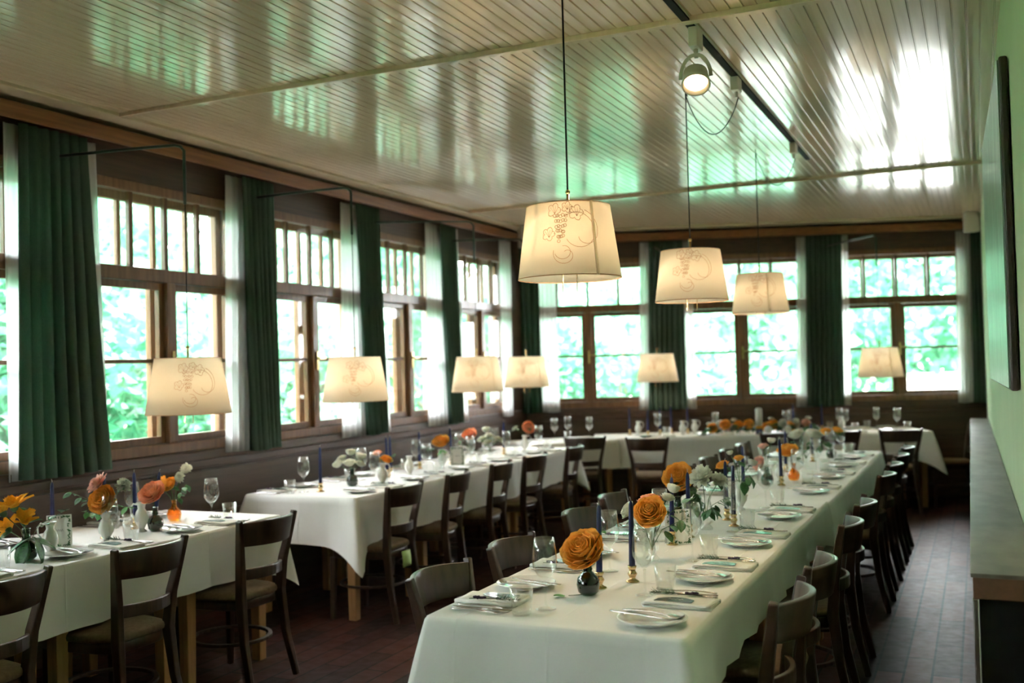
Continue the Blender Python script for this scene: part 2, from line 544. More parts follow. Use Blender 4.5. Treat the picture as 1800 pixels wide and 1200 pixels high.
# wainscot boards below the windows, sill ledges, head boards and pelmet beams
def dado(name, R, u0, u1):
    mb = MB()
    z = .10
    for h in (.27, .27, .27):
        mb.box((u0, -.022, z), (u1, 0.0, z + h - .006), R); z += h
    return struct(name, mb, 'panel_wood', bevel=.003)
dado('baseboard_left', RL, YB, 10.0); dado('baseboard_back', RB, -.95, 4.15)
for nm, R, u0, u1 in (('trim_6', RL, YB, 9.98), ('trim_7', RB, -.94, 4.12)):
    mb = MB()
    mb.box((u0, -.055, .975), (u1, .02, 1.035), R); mb.box((u0, -.035, .925), (u1, 0, .975), R)
    struct(nm, mb, 'dark_wood', bevel=.006)
for nm, R, u0, u1 in (('trim_8', RL, YB, 9.9), ('trim_9', RB, -.88, 4.1)):
    mb = MB()
    mb.box((u0, -.15, 2.825), (u1, -.125, 2.905), R)
    mb.box((u0, -.15, 2.895), (u1, 0, 2.91), R)
    struct(nm, mb, 'beam_wood', bevel=.004)

# ---------------------------------------------------------------- windows (double box windows, casements with one glazing bar, transom lights)
def fill_bar(mb, u0, u1, z0, z1, d0, d1, R): mb.box((u0, d0, z0), (u1, d1, z1), R)
def window(n, R, c, hw):
    root = empty('window_%d' % n); root['kind'] = 'structure'
    fr = MB(); B = lambda u0, u1, z0, z1, d0=-.015, d1=.045: fr.box((c + u0, d0, z0), (c + u1, d1, z1), R)
    B(-hw, -hw + .05, 1.04, 2.66); B(hw - .05, hw, 1.04, 2.66)
    B(-hw + .05, hw - .05, 1.035, 1.10, -.03, .05); B(-hw + .05, hw - .05, 2.60, 2.66)
    B(-hw + .05, hw - .05, 2.075, 2.155, -.03, .05)
    B(-.034, .034, 1.10, 2.075, -.035, .045)
    fr.build('window_frame', 'window_wood', root, bevel=.005)
    iw = hw - .05
    for k, (a, b_) in enumerate(((-iw, -.034), (.034, iw))):
        sh = MB(); a += .002; b_ -= .002
        for q in ((a, a + .038, 1.102, 2.073), (b_ - .038, b_, 1.102, 2.073), (a + .038, b_ - .038, 1.102, 1.145), (a + .038, b_ - .038, 2.03, 2.073)):
            sh.box((c + q[0], -.004, q[2]), (c + q[1], .032, q[3]), R)
        sh.box((c + a + .038, .004, 1.590), (c + b_ - .038, .024, 1.612), R)
        so = sh.build('sash', 'window_wood', root, bevel=.003)
        g = MB()
        g.box((c + a + .036, .014, 1.143), (c + b_ - .036, .017, 1.591), R); g.box((c + a + .036, .014, 1.611), (c + b_ - .036, .017, 2.032), R)
        g.build('pane', 'pane_glass', so)
    sh = MB()
    for j in range(1, 4):
        u = -iw + 2 * iw * j / 4
        sh.box((c + u - .015, -.002, 2.155), (c + u + .015, .03, 2.60), R)
    so = sh.build('glazing_bars', 'window_wood', root, bevel=.003)
    g = MB(); g.box((c - iw, .014, 2.155), (c + iw, .017, 2.60), R); g.build('pane', 'pane_glass', so)
    h = MB()
    h.box((c - .012, -.047, 1.52), (c + .012, -.035, 1.66), R)
    h.box((c - .012, -.075, 1.60), (c + .07, -.058, 1.618), R); h.box((c - .009, -.066, 1.598), (c + .009, -.045, 1.62), R)
    h.build('handle', 'brass', root, bevel=.002)
    # reveal lining and outer window
    rv = MB()
    rv.box((c - hw - .0, .046, 1.035), (c - hw + .018, .20, 2.64), R); rv.box((c + hw - .018, .046, 1.035), (c + hw, .20, 2.64), R)
    rv.box((c - hw + .018, .046, 2.62), (c + hw - .018, .20, 2.64), R)
    rv.build('reveal', 'sill_paint', root)
    sl = MB(); sl.box((c - hw + .018, .05, 1.02), (c + hw - .018, .26, 1.06), R); sl.build('outer_sill', 'sill_paint', root, bevel=.004)
    d0, d1 = .090, .132
    ou = MB(); jw = hw - .018
    O = lambda u0, u1, z0, z1: ou.box((c + u0, d0, z0), (c + u1, d1, z1), R)
    O(-jw, -jw + .05, 1.06, 2.62); O(jw - .05, jw, 1.06, 2.62); O(-jw + .05, jw - .05, 1.06, 1.12); O(-jw + .05, jw - .05, 2.56, 2.62)
    O(-jw + .05, jw - .05, 2.08, 2.15); O(-.05, .05, 1.12, 2.08)
    for j in range(1, 4):
        u = -iw + 2 * iw * j / 4
        ou.box((c + u - .014, d0 + .005, 2.15), (c + u + .014, d1 - .005, 2.56), R)
    ou.box((c - jw + .05, d0 + .01, 1.588), (c - .05, d1 - .01, 1.610), R); ou.box((c + .05, d0 + .01, 1.588), (c + jw - .05, d1 - .01, 1.610), R)
    oo = ou.build('outer_frame', 'outer_wood', root, bevel=.004)
    g = MB(); dg = .110
    for q in ((-jw + .05, -.05, 1.12, 1.588), (.05, jw - .05, 1.12, 1.588), (-jw + .05, -.05, 1.61, 2.08), (.05, jw - .05, 1.61, 2.08), (-jw + .05, jw - .05, 2.15, 2.56)):
        g.box((c + q[0], dg, q[2]), (c + q[1], dg + .003, q[3]), R)
    g.build('pane', 'pane_glass', oo)
    return root
for i, c in enumerate(LW): window(i + 1, RL, c, .62)
for i, c in enumerate(BWI): window(i + 10, RB, c, .72)

for i, c in enumerate(RWI): window(i + 13, RR, c, .70)

# ---------------------------------------------------------------- curtains
def curtain(name, R, ut, ub, d, mat, folds, label, cat, group, zt=2.815, zb=1.0, amp=.030):
    """ut, ub: (start, end) along the wall at the top and at the hem"""
    mb = MB(); ph = rnd.uniform(0, 6); nv = 26; nu = folds * 10
    a2 = [rnd.uniform(.7, 1.25) for _ in range(folds + 2)]
    def fn(s, t):
        z = zt + (zb - zt) * t
        e = t ** 1.15
        # folds wander sideways a little on the way down
        s2 = s + .010 * math.sin(3.1 * t + ph) * math.sin(PI * s) * 2
        u = (ut[0] + (ub[0] - ut[0]) * e) * (1 - s2) + (ut[1] + (ub[1] - ut[1]) * e) * s2
        k = s * folds
        A = amp * (.45 + .75 * t) * a2[min(int(k), folds)] 
        y = -d + A * math.sin(2 * PI * k + ph + .5 * math.sin(2.2 * t)) + .3 * A * math.sin(4.3 * PI * k + 2 * ph)
        u += .35 * A * math.cos(2 * PI * k + ph)
        z += .004 * math.sin(6 * s + ph) * t
        return (R @ Vector((u, y, z)))
    mb.grid(fn, nu, nv)
    o = mb.build(name, mat, None, solid=.003)
    return tag(o, label, cat, group)
gl = 'green curtains on the window wall'
sl_ = 'white sheer curtains on the window wall'
LC = [(3.66, 4.10, 3.64, 4.235), (5.38, 5.71, 5.43, 5.73), (6.74, 7.08, 6.83, 7.12), (8.11, 8.42, 8.22, 8.47)]
LS = [(3.60, 4.19, 3.60, 4.25), (5.28, 5.78, 5.24, 5.80), (6.60, 7.14, 6.55, 7.25), (7.92, 8.53, 7.89, 8.65)]
pos_g = ['hanging leftmost, largest in view, over the left table', 'behind the gap between left and middle tables',
         'between second and third lamps on the window wall', 'third bay along, left of the corner window']
for i in range(4):
    a = LC[i]; s = LS[i]
    curtain('green_curtain', RL, (a[0], a[1]), (a[2], a[3]), .115, 'green_cloth', 7 if i == 0 else 6, 'dark green curtain ' + pos_g[i], 'curtain', gl)
    curtain('sheer_curtain', RL, (s[0], s[1]), (s[2], s[3]), .065, 'sheer_cloth', 9, 'white sheer curtain ' + pos_g[i].replace('hanging leftmost, largest', 'hanging behind the leftmost green one, largest'), 'curtain', sl_, amp=.012)
for c in (2.66, 1.23):   # same wall, behind the camera side: seen in reflections only, so they are left simple
    curtain('green_curtain', RL, (c - .2, c + .2), (c - .24, c + .24), .115, 'green_cloth', 5, 'dark green curtain on the window wall, %s the left picture edge' % ('just beyond' if c > 2 else 'well beyond'), 'curtain', gl)
# corner curtains and back wall
curtain('green_curtain', RB, (-.78, -.55), (-.79, -.54), .12, 'green_cloth', 4, 'dark green curtain closing the corner between the two window walls', 'curtain', 'green curtains on the back wall')
curtain('sheer_curtain', RB, (-.56, -.38), (-.58, -.37), .075, 'sheer_cloth', 4, 'white sheer curtain right of the corner green curtain', 'curtain', 'white sheer curtains on the back wall', amp=.012)
curtain('sheer_curtain', RL, (9.42, 9.70), (9.42, 9.66), .09, 'sheer_cloth', 5, 'white sheer curtain left of the corner green curtain', 'curtain', sl_, amp=.012)
curtain('green_curtain', RB, (.645, 1.01), (.60, 1.01), .115, 'green_cloth', 7, 'dark green curtain between first and second back windows', 'curtain', 'green curtains on the back wall')
curtain('sheer_curtain', RB, (.55, 1.10), (.50, 1.11), .065, 'sheer_cloth', 9, 'white sheer curtain between first and second back windows', 'curtain', 'white sheer curtains on the back wall', amp=.012)
curtain('green_curtain', RB, (2.31, 2.68), (2.28, 2.66), .115, 'green_cloth', 7, 'dark green curtain between second and third back windows', 'curtain', 'green curtains on the back wall')
curtain('sheer_curtain', RB, (2.22, 2.76), (2.17, 2.74), .065, 'sheer_cloth', 9, 'white sheer curtain between second and third back windows', 'curtain', 'white sheer curtains on the back wall', amp=.012)
curtain('green_curtain', RB, (4.01, 4.12), (3.98, 4.13), .115, 'green_cloth', 3, 'dark green curtain at the right wall beside the back window', 'curtain', 'green curtains on the back wall')
curtain('sheer_curtain', RB, (3.88, 4.03), (3.85, 4.01), .065, 'sheer_cloth', 4, 'white sheer curtain right of the last back window', 'curtain', 'white sheer curtains on the back wall', amp=.012)

# ---------------------------------------------------------------- right side: counter, picture, speakers
CY0, CY1, CZ = 3.29, 11.2, .87
cl = lambda y: -.022 - .0068 * y + .0
root = empty('counter', (0, 0, 0)); tag(root, 'long narrow stone-topped counter along the green right wall', 'counter')
def strip(z0, z1, y0, y1, ins0, out=0):
    vs = [(cl(y0) + ins0, y0, z0), (RX(y0) - .002 - out, y0, z0), (RX(y1) - .002 - out, y1, z0), (cl(y1) + ins0, y1, z0)]
    vs += [(a, b_, z1) for a, b_, c in vs]
    return MB().add(vs, [(0, 3, 2, 1), (4, 5, 6, 7), (0, 1, 5, 4), (1, 2, 6, 5), (2, 3, 7, 6), (3, 0, 4, 7)])
strip(CZ - .012, CZ, CY0, CY1, 0).build('worktop', 'counter_stone', root, bevel=.002)
strip(CZ - .075, CZ - .0125, CY0 + .003, CY1, .006).build('apron', 'counter_wood', root, bevel=.002)
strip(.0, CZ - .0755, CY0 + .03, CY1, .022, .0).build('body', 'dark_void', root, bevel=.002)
mb = MB(); mb.box((cl(CY0) + .004, CY0 + .004, 0), (cl(CY0) + .02, CY0 + .028, CZ - .0755)); mb.build('metal_corner', 'steel', root, bevel=.002)

root = empty('picture', (0, 0, 0)); tag(root, 'large dark-edged panel picture with green-grey grain on the right wall', 'picture')
P0, P1 = 4.12, 5.95
def pic(z0, z1, ya, yb, f0, f1):
    xa, xb = .098, .052
    fx = lambda y: xa + (xb - xa) * (y - P0) / (P1 - P0)
    vs = [(fx(ya) + f0, ya, z0), (fx(ya) + f1, ya, z0), (fx(yb) + f1, yb, z0), (fx(yb) + f0, yb, z0)]
    vs += [(a, b_, z1) for a, b_, c in vs]
    return MB().add(vs, [(0, 3, 2, 1), (4, 5, 6, 7), (0, 1, 5, 4), (1, 2, 6, 5), (2, 3, 7, 6), (3, 0, 4, 7)])
pic(1.375, 2.60, P0, P1, 0.004, .034).build('panel', 'frame_dark', root, bevel=.008)
pic(1.385, 2.59, P0 + .02, P1 - .02, -.001, .0045).build('painted_face', 'picture_paint', root)
mb = MB(); mb.box((.10, P0 + .3, 2.45), (RX(P0) + .001, P0 + .34, 2.5)); mb.build('hanger', 'black_metal', root)

def speaker(name, loc, rz, mat, label):
    r = empty(name, loc, rz); tag(r, label, 'speaker', 'wall speakers')
    mb = MB(); vs = [(-.075, -.09, -.12), (.075, -.09, -.12), (.06, .06, -.11), (-.06, .06, -.11), (-.075, -.06, .12), (.075, -.06, .12), (.06, .06, .11), (-.06, .06, .11)]
    mb.add(vs, [(0, 3, 2, 1), (4, 5, 6, 7), (0, 1, 5, 4), (1, 2, 6, 5), (2, 3, 7, 6), (3, 0, 4, 7)]); mb.build('cabinet', mat, r, bevel=.012)
    mb = MB(); mb.box((-.062, -.096, -.10), (.062, -.088, .095), Matrix.Rotation(-.12, 4, 'X')); mb.build('grille', mat, r, bevel=.003)
    mb = MB(); mb.tube([(0, .06, 0), (0, .17, .0)], .015); mb.build('bracket', 'black_metal', r)
    return r
speaker('wall_speaker', (-4.22, 9.62, 2.84), .75, 'grey_plastic', 'small grey speaker in the far left corner under the ceiling')
speaker('wall_speaker', (-.03, 11.45, 2.875), .2, 'white_plastic', 'small white speaker high in the far right corner')

# ---------------------------------------------------------------- lamps
def vine(parent, rb, rt, h, seed, a0):
    """printed grape vine: thin raised lines following the cone"""
    r = random.Random(seed); mb = MB()
    def onc(a, z, e=.0008):
        rad = rb + (rt - rb) * z / h + e
        return (rad * math.cos(a), rad * math.sin(a), z)
    sc = 1 / ((rb + rt) / 2)
    def curl(u0, z0, R0, R1, t0, t1, rad=.0008):
        pts = []
        for i in range(22):
            t = t0 + (t1 - t0) * i / 21; R_ = R0 + (R1 - R0) * i / 21
            pts.append(onc(a0 + (u0 + R_ * math.cos(t)) * sc, min(h - .004, max(.004, z0 + R_ * math.sin(t)))))
        mb.tube(pts, rad, 4)
    curl(.035, .155, .075, .05, 2.3, -2.6); curl(.05, .150, .085, .02, 1.4, -2.4); curl(-.02, .085, .030, .02, 3.4, 8.0); curl(-.012, .075, .045, .010, 2.8, 8.3)
    for k in range(26):
        q = k // 5; u = -.03 + (k % 5 - 2) * .011 * (1 - q * .14) + r.uniform(-.002, .002); z = .215 - q * .019 + r.uniform(-.003, .003)
        curl(u, z, .0055, .0055, 0, 6.3, .0008)
    for (u, z, s) in ((.03, .225, .028), (-.055, .235, .026), (-.075, .15, .024), (-.005, .245, .02)):
        pts = []
        for i in range(37):
            t = 2 * PI * i / 36; rr = s * (.62 + .42 * abs(math.cos(2.5 * t)) ** .7 + .03 * math.cos(15 * t))
            pts.append(onc(a0 + (u + rr * math.cos(t)) * sc, min(h - .004, z + rr * math.sin(t))))
        mb.tube(pts, .0008, 4)
        for dv in (-.6, -.2, .25, .65): mb.tube([onc(a0 + (u + s * .1) * sc, z - s * .5), onc(a0 + (u + s * dv) * sc, z + s * (.75 - abs(dv) * .5))], .0005, 4)
        mb.tube([onc(a0 + (u - s) * sc, z), onc(a0 + (u + s) * sc, z)], .0005, 4)
    return mb.build('vine_print', 'brown_print', parent)
def shade_lamp(x, y, zb, rb, rt, h, label, group, watt, seed, seam=False, face=None):
    r = empty('pendant_lamp', (x, y, zb)); tag(r, label, 'lamp', group)
    mb = MB(); n = 48
    mb.lathe([(rb, 0), (rb + (rt - rb) * .5, h * .5), (rt, h)], n)
    sh = mb.build('lamp_shade', 'shade_cloth', r, solid=.0016)
    for rr, z in ((rb, .002), (rt, h - .002)):
        mb = MB()
        mb.tube([(rr * math.cos(2 * PI * k / n), rr * math.sin(2 * PI * k / n), z) for k in range(n + 1)], .0018, 5)
        mb.build('rim', 'brown_print', sh)
    a = face if face is not None else math.atan2(-y, -x)
    vine(sh, rb, rt, h, seed, a)
    if seam:
        mb = MB(); a2 = a + seam
        mb.grid(lambda s, t: ((rb + (rt - rb) * t + .0012) * math.cos(a2 + (s - .5) * .07), (rb + (rt - rb) * t + .0012) * math.sin(a2 + (s - .5) * .07), h * t), 2, 4)
        mb.build('seam', 'shade_cloth', sh, solid=.0012)
    # spider, stem, bulbs, pull
    mb = MB()
    for k in range(3):
        t = 2 * PI * k / 3 + .4; mb.tube([(0, 0, h - .03), (rt * math.cos(t), rt * math.sin(t), h - .004)], .0022, 5)
    mb.tube([(0, 0, h - .10), (0, 0, h + .055)], .0055, 8); mb.ball((0, 0, h + .055), .010, 8)
    mb.tube([(0, 0, h - .125), (0, 0, h - .06)], .018, 12)
    mb.build('lamp_holder', 'brass', r)
    mb = MB(); mb.ball((0, 0, h - .17), .032, 14); 
    o = mb.build('bulb', 'bulb_glow', r)
    mb = MB()
    w = .028
    mb.tube([(-w, 0, h - .06), (-w, 0, -.048), (w, 0, -.048), (w, 0, h - .06)], .0022, 6)
    mb.build('pull_handle', 'brass', r)
    ld = bpy.data.lights.new('bulb_light', 'POINT'); ld.energy = watt; ld.color = (1.0, .80, .60); ld.shadow_soft_size = .035
    lo = bpy.data.objects.new('bulb_light', ld); COL.objects.link(lo); lo.parent = r; lo.location = (0, 0, h - .17)
    o.visible_shadow = True
    return r
m, nt, b = new_mat('bulb_glow')
b.inputs['Base Color'].default_value = (1, .9, .7, 1); b.inputs['Emission Color'].default_value = (1, .78, .5, 1); b.inputs['Emission Strength'].default_value = 6
m, nt, b = new_mat('spot_glow')
b.inputs['Base Color'].default_value = (1, .9, .7, 1); b.inputs['Emission Color'].default_value = (1, .66, .35, 1); b.inputs['Emission Strength'].default_value = 3.5

LAMPW = 10.5
gt = 'pendant lamps on the ceiling track'
PT = [(-1.37, 3.53, 'largest cream pendant lamp with vine drawing, nearest, hanging mid picture', .55), (-1.37, 5.30, 'cream pendant lamp over the long right table, second on the track', 0), (-1.35, 7.07, 'cream pendant lamp with seam, farthest and smallest of the three on the track', .3)]
for i, (x, y, l, sm) in enumerate(PT):
    r = shade_lamp(x, y, 1.83, .192, .155, .27, l, gt, LAMPW, i + 3, sm)
    mb = MB()
    if i == 0:
        mb.tube([(0, 0, .32), (0, 0, .9), (0, 0, CEIL - 1.83)], .0038, 8)
    else:
        ya = {1: 5.15, 2: 6.91}[i]
        dx = -1.06 - x; dy = ya - y; top = CEIL - .055 - 1.83
        pts = [(0, 0, .32), (0, 0, .7), (0, 0, CEIL - .02 - 1.83)]
        mb.tube(pts, .0032, 8)
        sw = []
        for k in range(15):
            t = k / 14
            sw.append((dx * t, dy * t, (CEIL - .03 - 1.83) * (1 - t) + (CEIL - .12 - 1.83) * t - .20 * math.sin(PI * t) ** .8))
        mb.tube(sw, .0030, 6)
        mb.tube([(0, 0, CEIL - 1.83), (0, 0, CEIL - .03 - 1.83), (.012, 0, CEIL - .04 - 1.83), (0, .0, CEIL - .02 - 1.83)], .003, 6)
    mb.build('cord', 'black_metal', r)
ga = 'pendant lamps on wall arms'
AR = [(-3.73, 4.11, (XL + .02, 3.88, 2.685), 'cream lamp on wall arm over the left table'),
      (-3.70, 5.62, (XL + .02, 5.50, 2.69), 'cream lamp on wall arm over the near end of the middle table'),
      (-3.75, 7.50, (XL + .02, 6.95, 2.70), 'cream lamp on wall arm over the far half of the middle table'),
      (-3.89, 8.82, (XL + .02, 8.25, 2.68), 'cream lamp on wall arm before the corner green curtain'),
      (-3.03, 10.23, None, 'cream lamp over the left part of the back table'),
      (-.88, 10.60, None, 'orange-tinted lamp before the last back window, rightmost of all lamps')]
for i, (x, y, mt, l) in enumerate(AR):
    r = shade_lamp(x, y, 1.31, .215, .166, .29, l, ga, LAMPW * (.8 if i != 5 else .55), 20 + i, [.0, .0, .75, .7, .6, .55][i] or False,
                   face=math.atan2(-y, -x) + [.15, .1, 0, 0, 0, 0][i])
    if mt is None:
        u = {4: .80, 5: 2.50}[i]
        w0 = BO + tB * u; mt = (w0.x - nB.x * .01, w0.y - nB.y * .01, 2.70)
    mb = MB()
    a = Vector(mt) - Vector((x, y, 1.31)); e = Vector((0, 0, 2.70 - 1.31)); d = (a - e); d.z = 0; d.normalize()
    pts = [a, a * .5 + e * .5 + Vector((0, 0, .01)), e + d * .05 + Vector((0, 0, .012)), e + d * .02 + Vector((0, 0, .004)), e + Vector((0, 0, -.02)), e + Vector((0, 0, -.30))]
    mb.tube(pts, .0085, 8); mb.ball(a, .02, 8)
    mb.build('wall_arm', 'green_bronze', r)
    mb = MB(); mb.tube([(0, 0, .34), (0, 0, 2.70 - 1.31 - .29)], .0026, 6); mb.build('cord', 'black_metal', r)
# track with adapters and a spotlight
root = empty('ceiling_track', (-1.07, 0, CEIL)); tag(root, 'dark lighting track running along the boarded ceiling', 'lighting track')
mb = MB(); mb.box((-.017, 1.6, -.020), (.017, 4.178, .004)); mb.box((-.017, 4.222, -.020), (.017, 7.55, .004)); mb.build('rail', 'black_metal', root, bevel=.002)
mb = MB(); mb.box((-.0195, 1.6, -.012), (-.0172, 4.178, .003)); mb.box((.0172, 1.6, -.012), (.0195, 4.178, .003)); mb.box((-.0195, 4.222, -.012), (-.0172, 7.55, .003)); mb.box((.0172, 4.222, -.012), (.0195, 7.55, .003)); mb.build('edge', 'white_plastic', root)
for y in (5.15, 6.91):
    mb = MB(); mb.box((-.02, y - .045, -.09), (.02, y + .045, -.021)); mb.tube([(0, y, -.12), (0, y, -.09)], .009, 8)
    mb.build('adapter', 'white_plastic', root, bevel=.004)
root = empty('track_spotlight', (-1.06, 4.30, CEIL - .021)); tag(root, 'lit round white spotlight hanging from the ceiling track', 'spotlight')
mb = MB(); mb.box((-.02, -.05, -.085), (.02, .05, 0)); mb.tube([(0, 0, -.125), (0, 0, -.085)], .010, 8); mb.build('adapter', 'white_plastic', root, bevel=.004)
tl = Matrix.Translation((0, -.02, -.215)) @ Vector((-.14, .55, .80)).to_track_quat('Z', 'Y').to_matrix().to_4x4()
mb = MB(); mb.lathe([(.0005, .045), (.040, .045), (.052, .030), (.058, -.02), (.062, -.045), (.055, -.045), (.050, -.022), (.0005, -.018)], 28, tl); hd = mb.build('lamp_head', 'white_plastic', root)
mb = MB(); mb.lathe([(.0005, -.024), (.049, -.026)], 24, tl); mb.build('bulb_face', 'spot_glow', hd)
mb = MB()
mb.rail([(-.066 * math.cos(t), -.02, -.215 + .10 * math.sin(t)) for t in [PI * k / 14 for k in range(15)]], .016, .003, up=(0, 1, 0)); mb.build('yoke', 'white_plastic', root)
ld = bpy.data.lights.new('spot_light', 'SPOT'); ld.energy = 14; ld.color = (1, .72, .42); ld.spot_size = 1.5; ld.spot_blend = .5; ld.shadow_soft_size = .04
lo = bpy.data.objects.new('spot_light', ld); COL.objects.link(lo); lo.parent = root
lo.matrix_local = tl @ Matrix.Translation((0, 0, -.06))
mb = MB(); mb.tube([(-1.37 + .0, 5.30, CEIL - .015), (-1.36, 5.28, CEIL - .06), (-1.33, 5.2, CEIL - .10), (-1.31, 5.12, CEIL - .05), (-1.30, 5.08, CEIL)], .002, 6)

# ---------------------------------------------------------------- chairs
def make_chair():
    r = empty('dining_chair')
    # back posts: floor to top, splayed backward and outward; origin under seat centre, faces +y
    for s in (-1, 1):
        mb = MB()
        mb.rail([(s * .165, -.262, 0), (s * .150, -.212, .22), (s * .141, -.188, .43), (s * .153, -.200, .58), (s * .178, -.222, .71), (s * .199, -.240, .815)],
                [.026, .030, .034, .032, .028, .024], [.030, .038, .048, .042, .036, .028], up=(0, 1, 0))
        mb.build('back_post', 'chair_wood', r, bevel=.005)
    def arc(z, xs, y0, bow, k=9, lean=0): return [(-xs + 2 * xs * i / k, y0 - bow * (1 - (2 * i / k - 1) ** 2), z) for i in range(k + 1)]
    mb = MB()
    # tall top rail, bowed back and leaning
    def tr(s, t):
        x = -.176 + .352 * s; z = .688 + .114 * t + .006 * math.sin(PI * s) * t; xx = x * (1 + .06 * t)
        return (xx, -.214 - .020 * (t) - .075 * (1 - (2 * s - 1) ** 2), z)
    mb.grid(tr, 12, 3); mb.build('top_rail', 'chair_wood', r, solid=.020, bevel=.004)
    mb = MB(); mb.rail(arc(.548, .142, -.196, .045), .018, .052); mb.build('mid_rail', 'chair_wood', r, bevel=.004)
    # seat frame and cushion
    def outline(k, n=32):
        t = 2 * PI * k / n; ex = .42
        c, s_ = math.cos(t), math.sin(t)
        x = math.copysign(abs(c) ** ex, c); y = math.copysign(abs(s_) ** ex, s_)
        wx = .155 + .048 * (y + 1) / 2
        return x * wx, y * .20 + .01
    def ring(mb, levels):
        vs = []; fs = []; n = 32
        for sc, z in levels:
            for k in range(n):
                x, y = outline(k); vs.append((x * sc, (y - .01) * sc + .01, z))
        for i in range(len(levels) - 1):
            for k in range(n):
                k2 = (k + 1) % n; fs.append((i * n + k, i * n + k2, (i + 1) * n + k2, (i + 1) * n + k))
        fs.append(tuple(range(n))[::-1]); fs.append(tuple((len(levels) - 1) * n + k for k in range(n)))
        mb.add(vs, fs, True)
    mb = MB(); ring(mb, [(.97, .372), (.99, .377), (.99, .412), (.97, .417)]); mb.build('seat_frame', 'chair_wood', r)
    mb = MB(); ring(mb, [(.98, .416), (1.03, .422), (1.045, .435), (1.02, .448), (.93, .456), (.6, .461), (.2, .462)]); mb.build('seat_cushion', 'seat_fabric', r)
    for s in (-1, 1):
        mb = MB(); mb.rail([(s * .178, .185, 0), (s * .172, .175, .377)], [.026, .036], [.026, .036], up=(0, 1, 0)); mb.build('leg', 'chair_wood', r, bevel=.004)
    # hoop stretcher
    mb = MB(); n = 28
    mb.rail([(.185 * math.cos(2 * PI * k / n), .01 + .195 * math.sin(2 * PI * k / n), .205) for k in range(n + 1)], .022, .016)
    mb.build('hoop_stretcher', 'chair_wood', r, bevel=.003)
    return r
CH = Kind(make_chair)
def chair(x, y, rz, label, group):
    return CH.put((x, y, 0), rz + rnd.uniform(-.05, .05), label, 'chair', group)
# back at local -y; top of back is .27 behind the origin.  facing -x => rz = +90deg ; facing +x => rz = -90deg
gR = 'chairs on the aisle side of the right table'
for i, y in enumerate((3.19, 3.72, 4.63, 5.27, 6.57, 7.19, 7.87, 8.52)):
    chair(-.55 - .24, y, PI / 2, 'dark wooden chair, %s along the aisle side of the right table' % ORD[i], gR)
gL = 'chairs on the window side of the right table'
for i, y in enumerate((3.14, 3.75, 4.63, 5.23, 6.70, 7.38, 8.06, 8.66)):
    chair(-[1.50, 1.50, 1.54, 1.57, 1.55, 1.57, 1.58, 1.58][i], y, -PI / 2, 'dark wooden chair, %s along the window side of the right table' % ORD[i], gL)
for i, y in enumerate((2.56, 3.28, 4.06)):
    chair(-3.43, y, PI / 2, 'dark wooden chair, %s along the room side of the left table' % ORD[i], 'chairs at the left table')
for i, (y, a) in enumerate(((5.40, 0), (6.06, .15), (6.76, .09), (7.42, .0), (8.24, .1))):
    c = chair(-3.45, y, PI / 2 + a, 'dark wooden chair, %s along the room side of the middle table' % ORD[i], 'chairs at the middle table')
    if i == 0:
        mb = MB(); mb.grid(lambda s, t: (-.010 + .100 * s + .012 * t, -.2085 - .004 * math.sin(3 * t), .400 - .10 * t), 2, 3)
        nt_ = mb.build('green_note', 'sticker', None, solid=.001); nt_.matrix_world = Matrix.Translation((-3.45, y, 0)) @ Matrix.Rotation(PI / 2, 4, 'Z')
        tag(nt_, 'small green paper note hanging under the seat of the nearest middle-table chair', 'note')
for i, (x, y, a) in enumerate(((-3.61, 9.47, .60), (-2.88, 9.46, .14), (-1.81, 10.17, .35), (-1.33, 10.44, .38), (-.79, 10.66, .42))):
    chair(x, y, a, 'dark wooden chair with its back to us, %s from the left at the back table' % ['first', 'second', 'third', 'fourth', 'fifth'][i], 'chairs at the back table')
chair(-.30, 11.2, 1.85, 'dark wooden chair seen from the side at the right end of the back table', 'chairs at the back table')

# ---------------------------------------------------------------- tables
TH = .735
def table(x0, x1, y0, y1, label, group, R=None, legs=True):
    R = R or Matrix.Identity(4)
    cx, cy_ = (x0 + x1) / 2, (y0 + y1) / 2
    r = empty('dining_table'); r.matrix_world = R @ Matrix.Translation((cx, cy_, 0)); tag(r, label, 'table', group)
    a, b_ = (x1 - x0) / 2 - .012, (y1 - y0) / 2 - .012
    MB().box((-a, -b_, TH - .03), (a, b_, TH)).build('tabletop', 'leg_wood', r, bevel=.004)
    mb = MB(); i_ = .03
    mb.box((-a + i_ + .07, -b_ + i_, TH - .11), (a - i_ - .07, -b_ + i_ + .02, TH - .03)); mb.box((-a + i_ + .07, b_ - i_ - .02, TH - .11), (a - i_ - .07, b_ - i_, TH - .03))
    mb.box((-a + i_, -b_ + i_ + .07, TH - .11), (-a + i_ + .02, b_ - i_ - .07, TH - .03)); mb.box((a - i_ - .02, -b_ + i_ + .07, TH - .11), (a - i_, b_ - i_ - .07, TH - .03))
    mb.build('apron', 'leg_wood', r, bevel=.003)
    for sx_ in (-1, 1):
        for sy in (-1, 1):
            mb = MB(); px, py = sx_ * (a - i_ - .032), sy * (b_ - i_ - .032)
            mb.rail([(px, py, 0), (px, py, TH - .03)], [.052, .066], [.052, .066], up=(0, 1, 0)); mb.build('leg', 'leg_wood', r, bevel=.004)
    return r
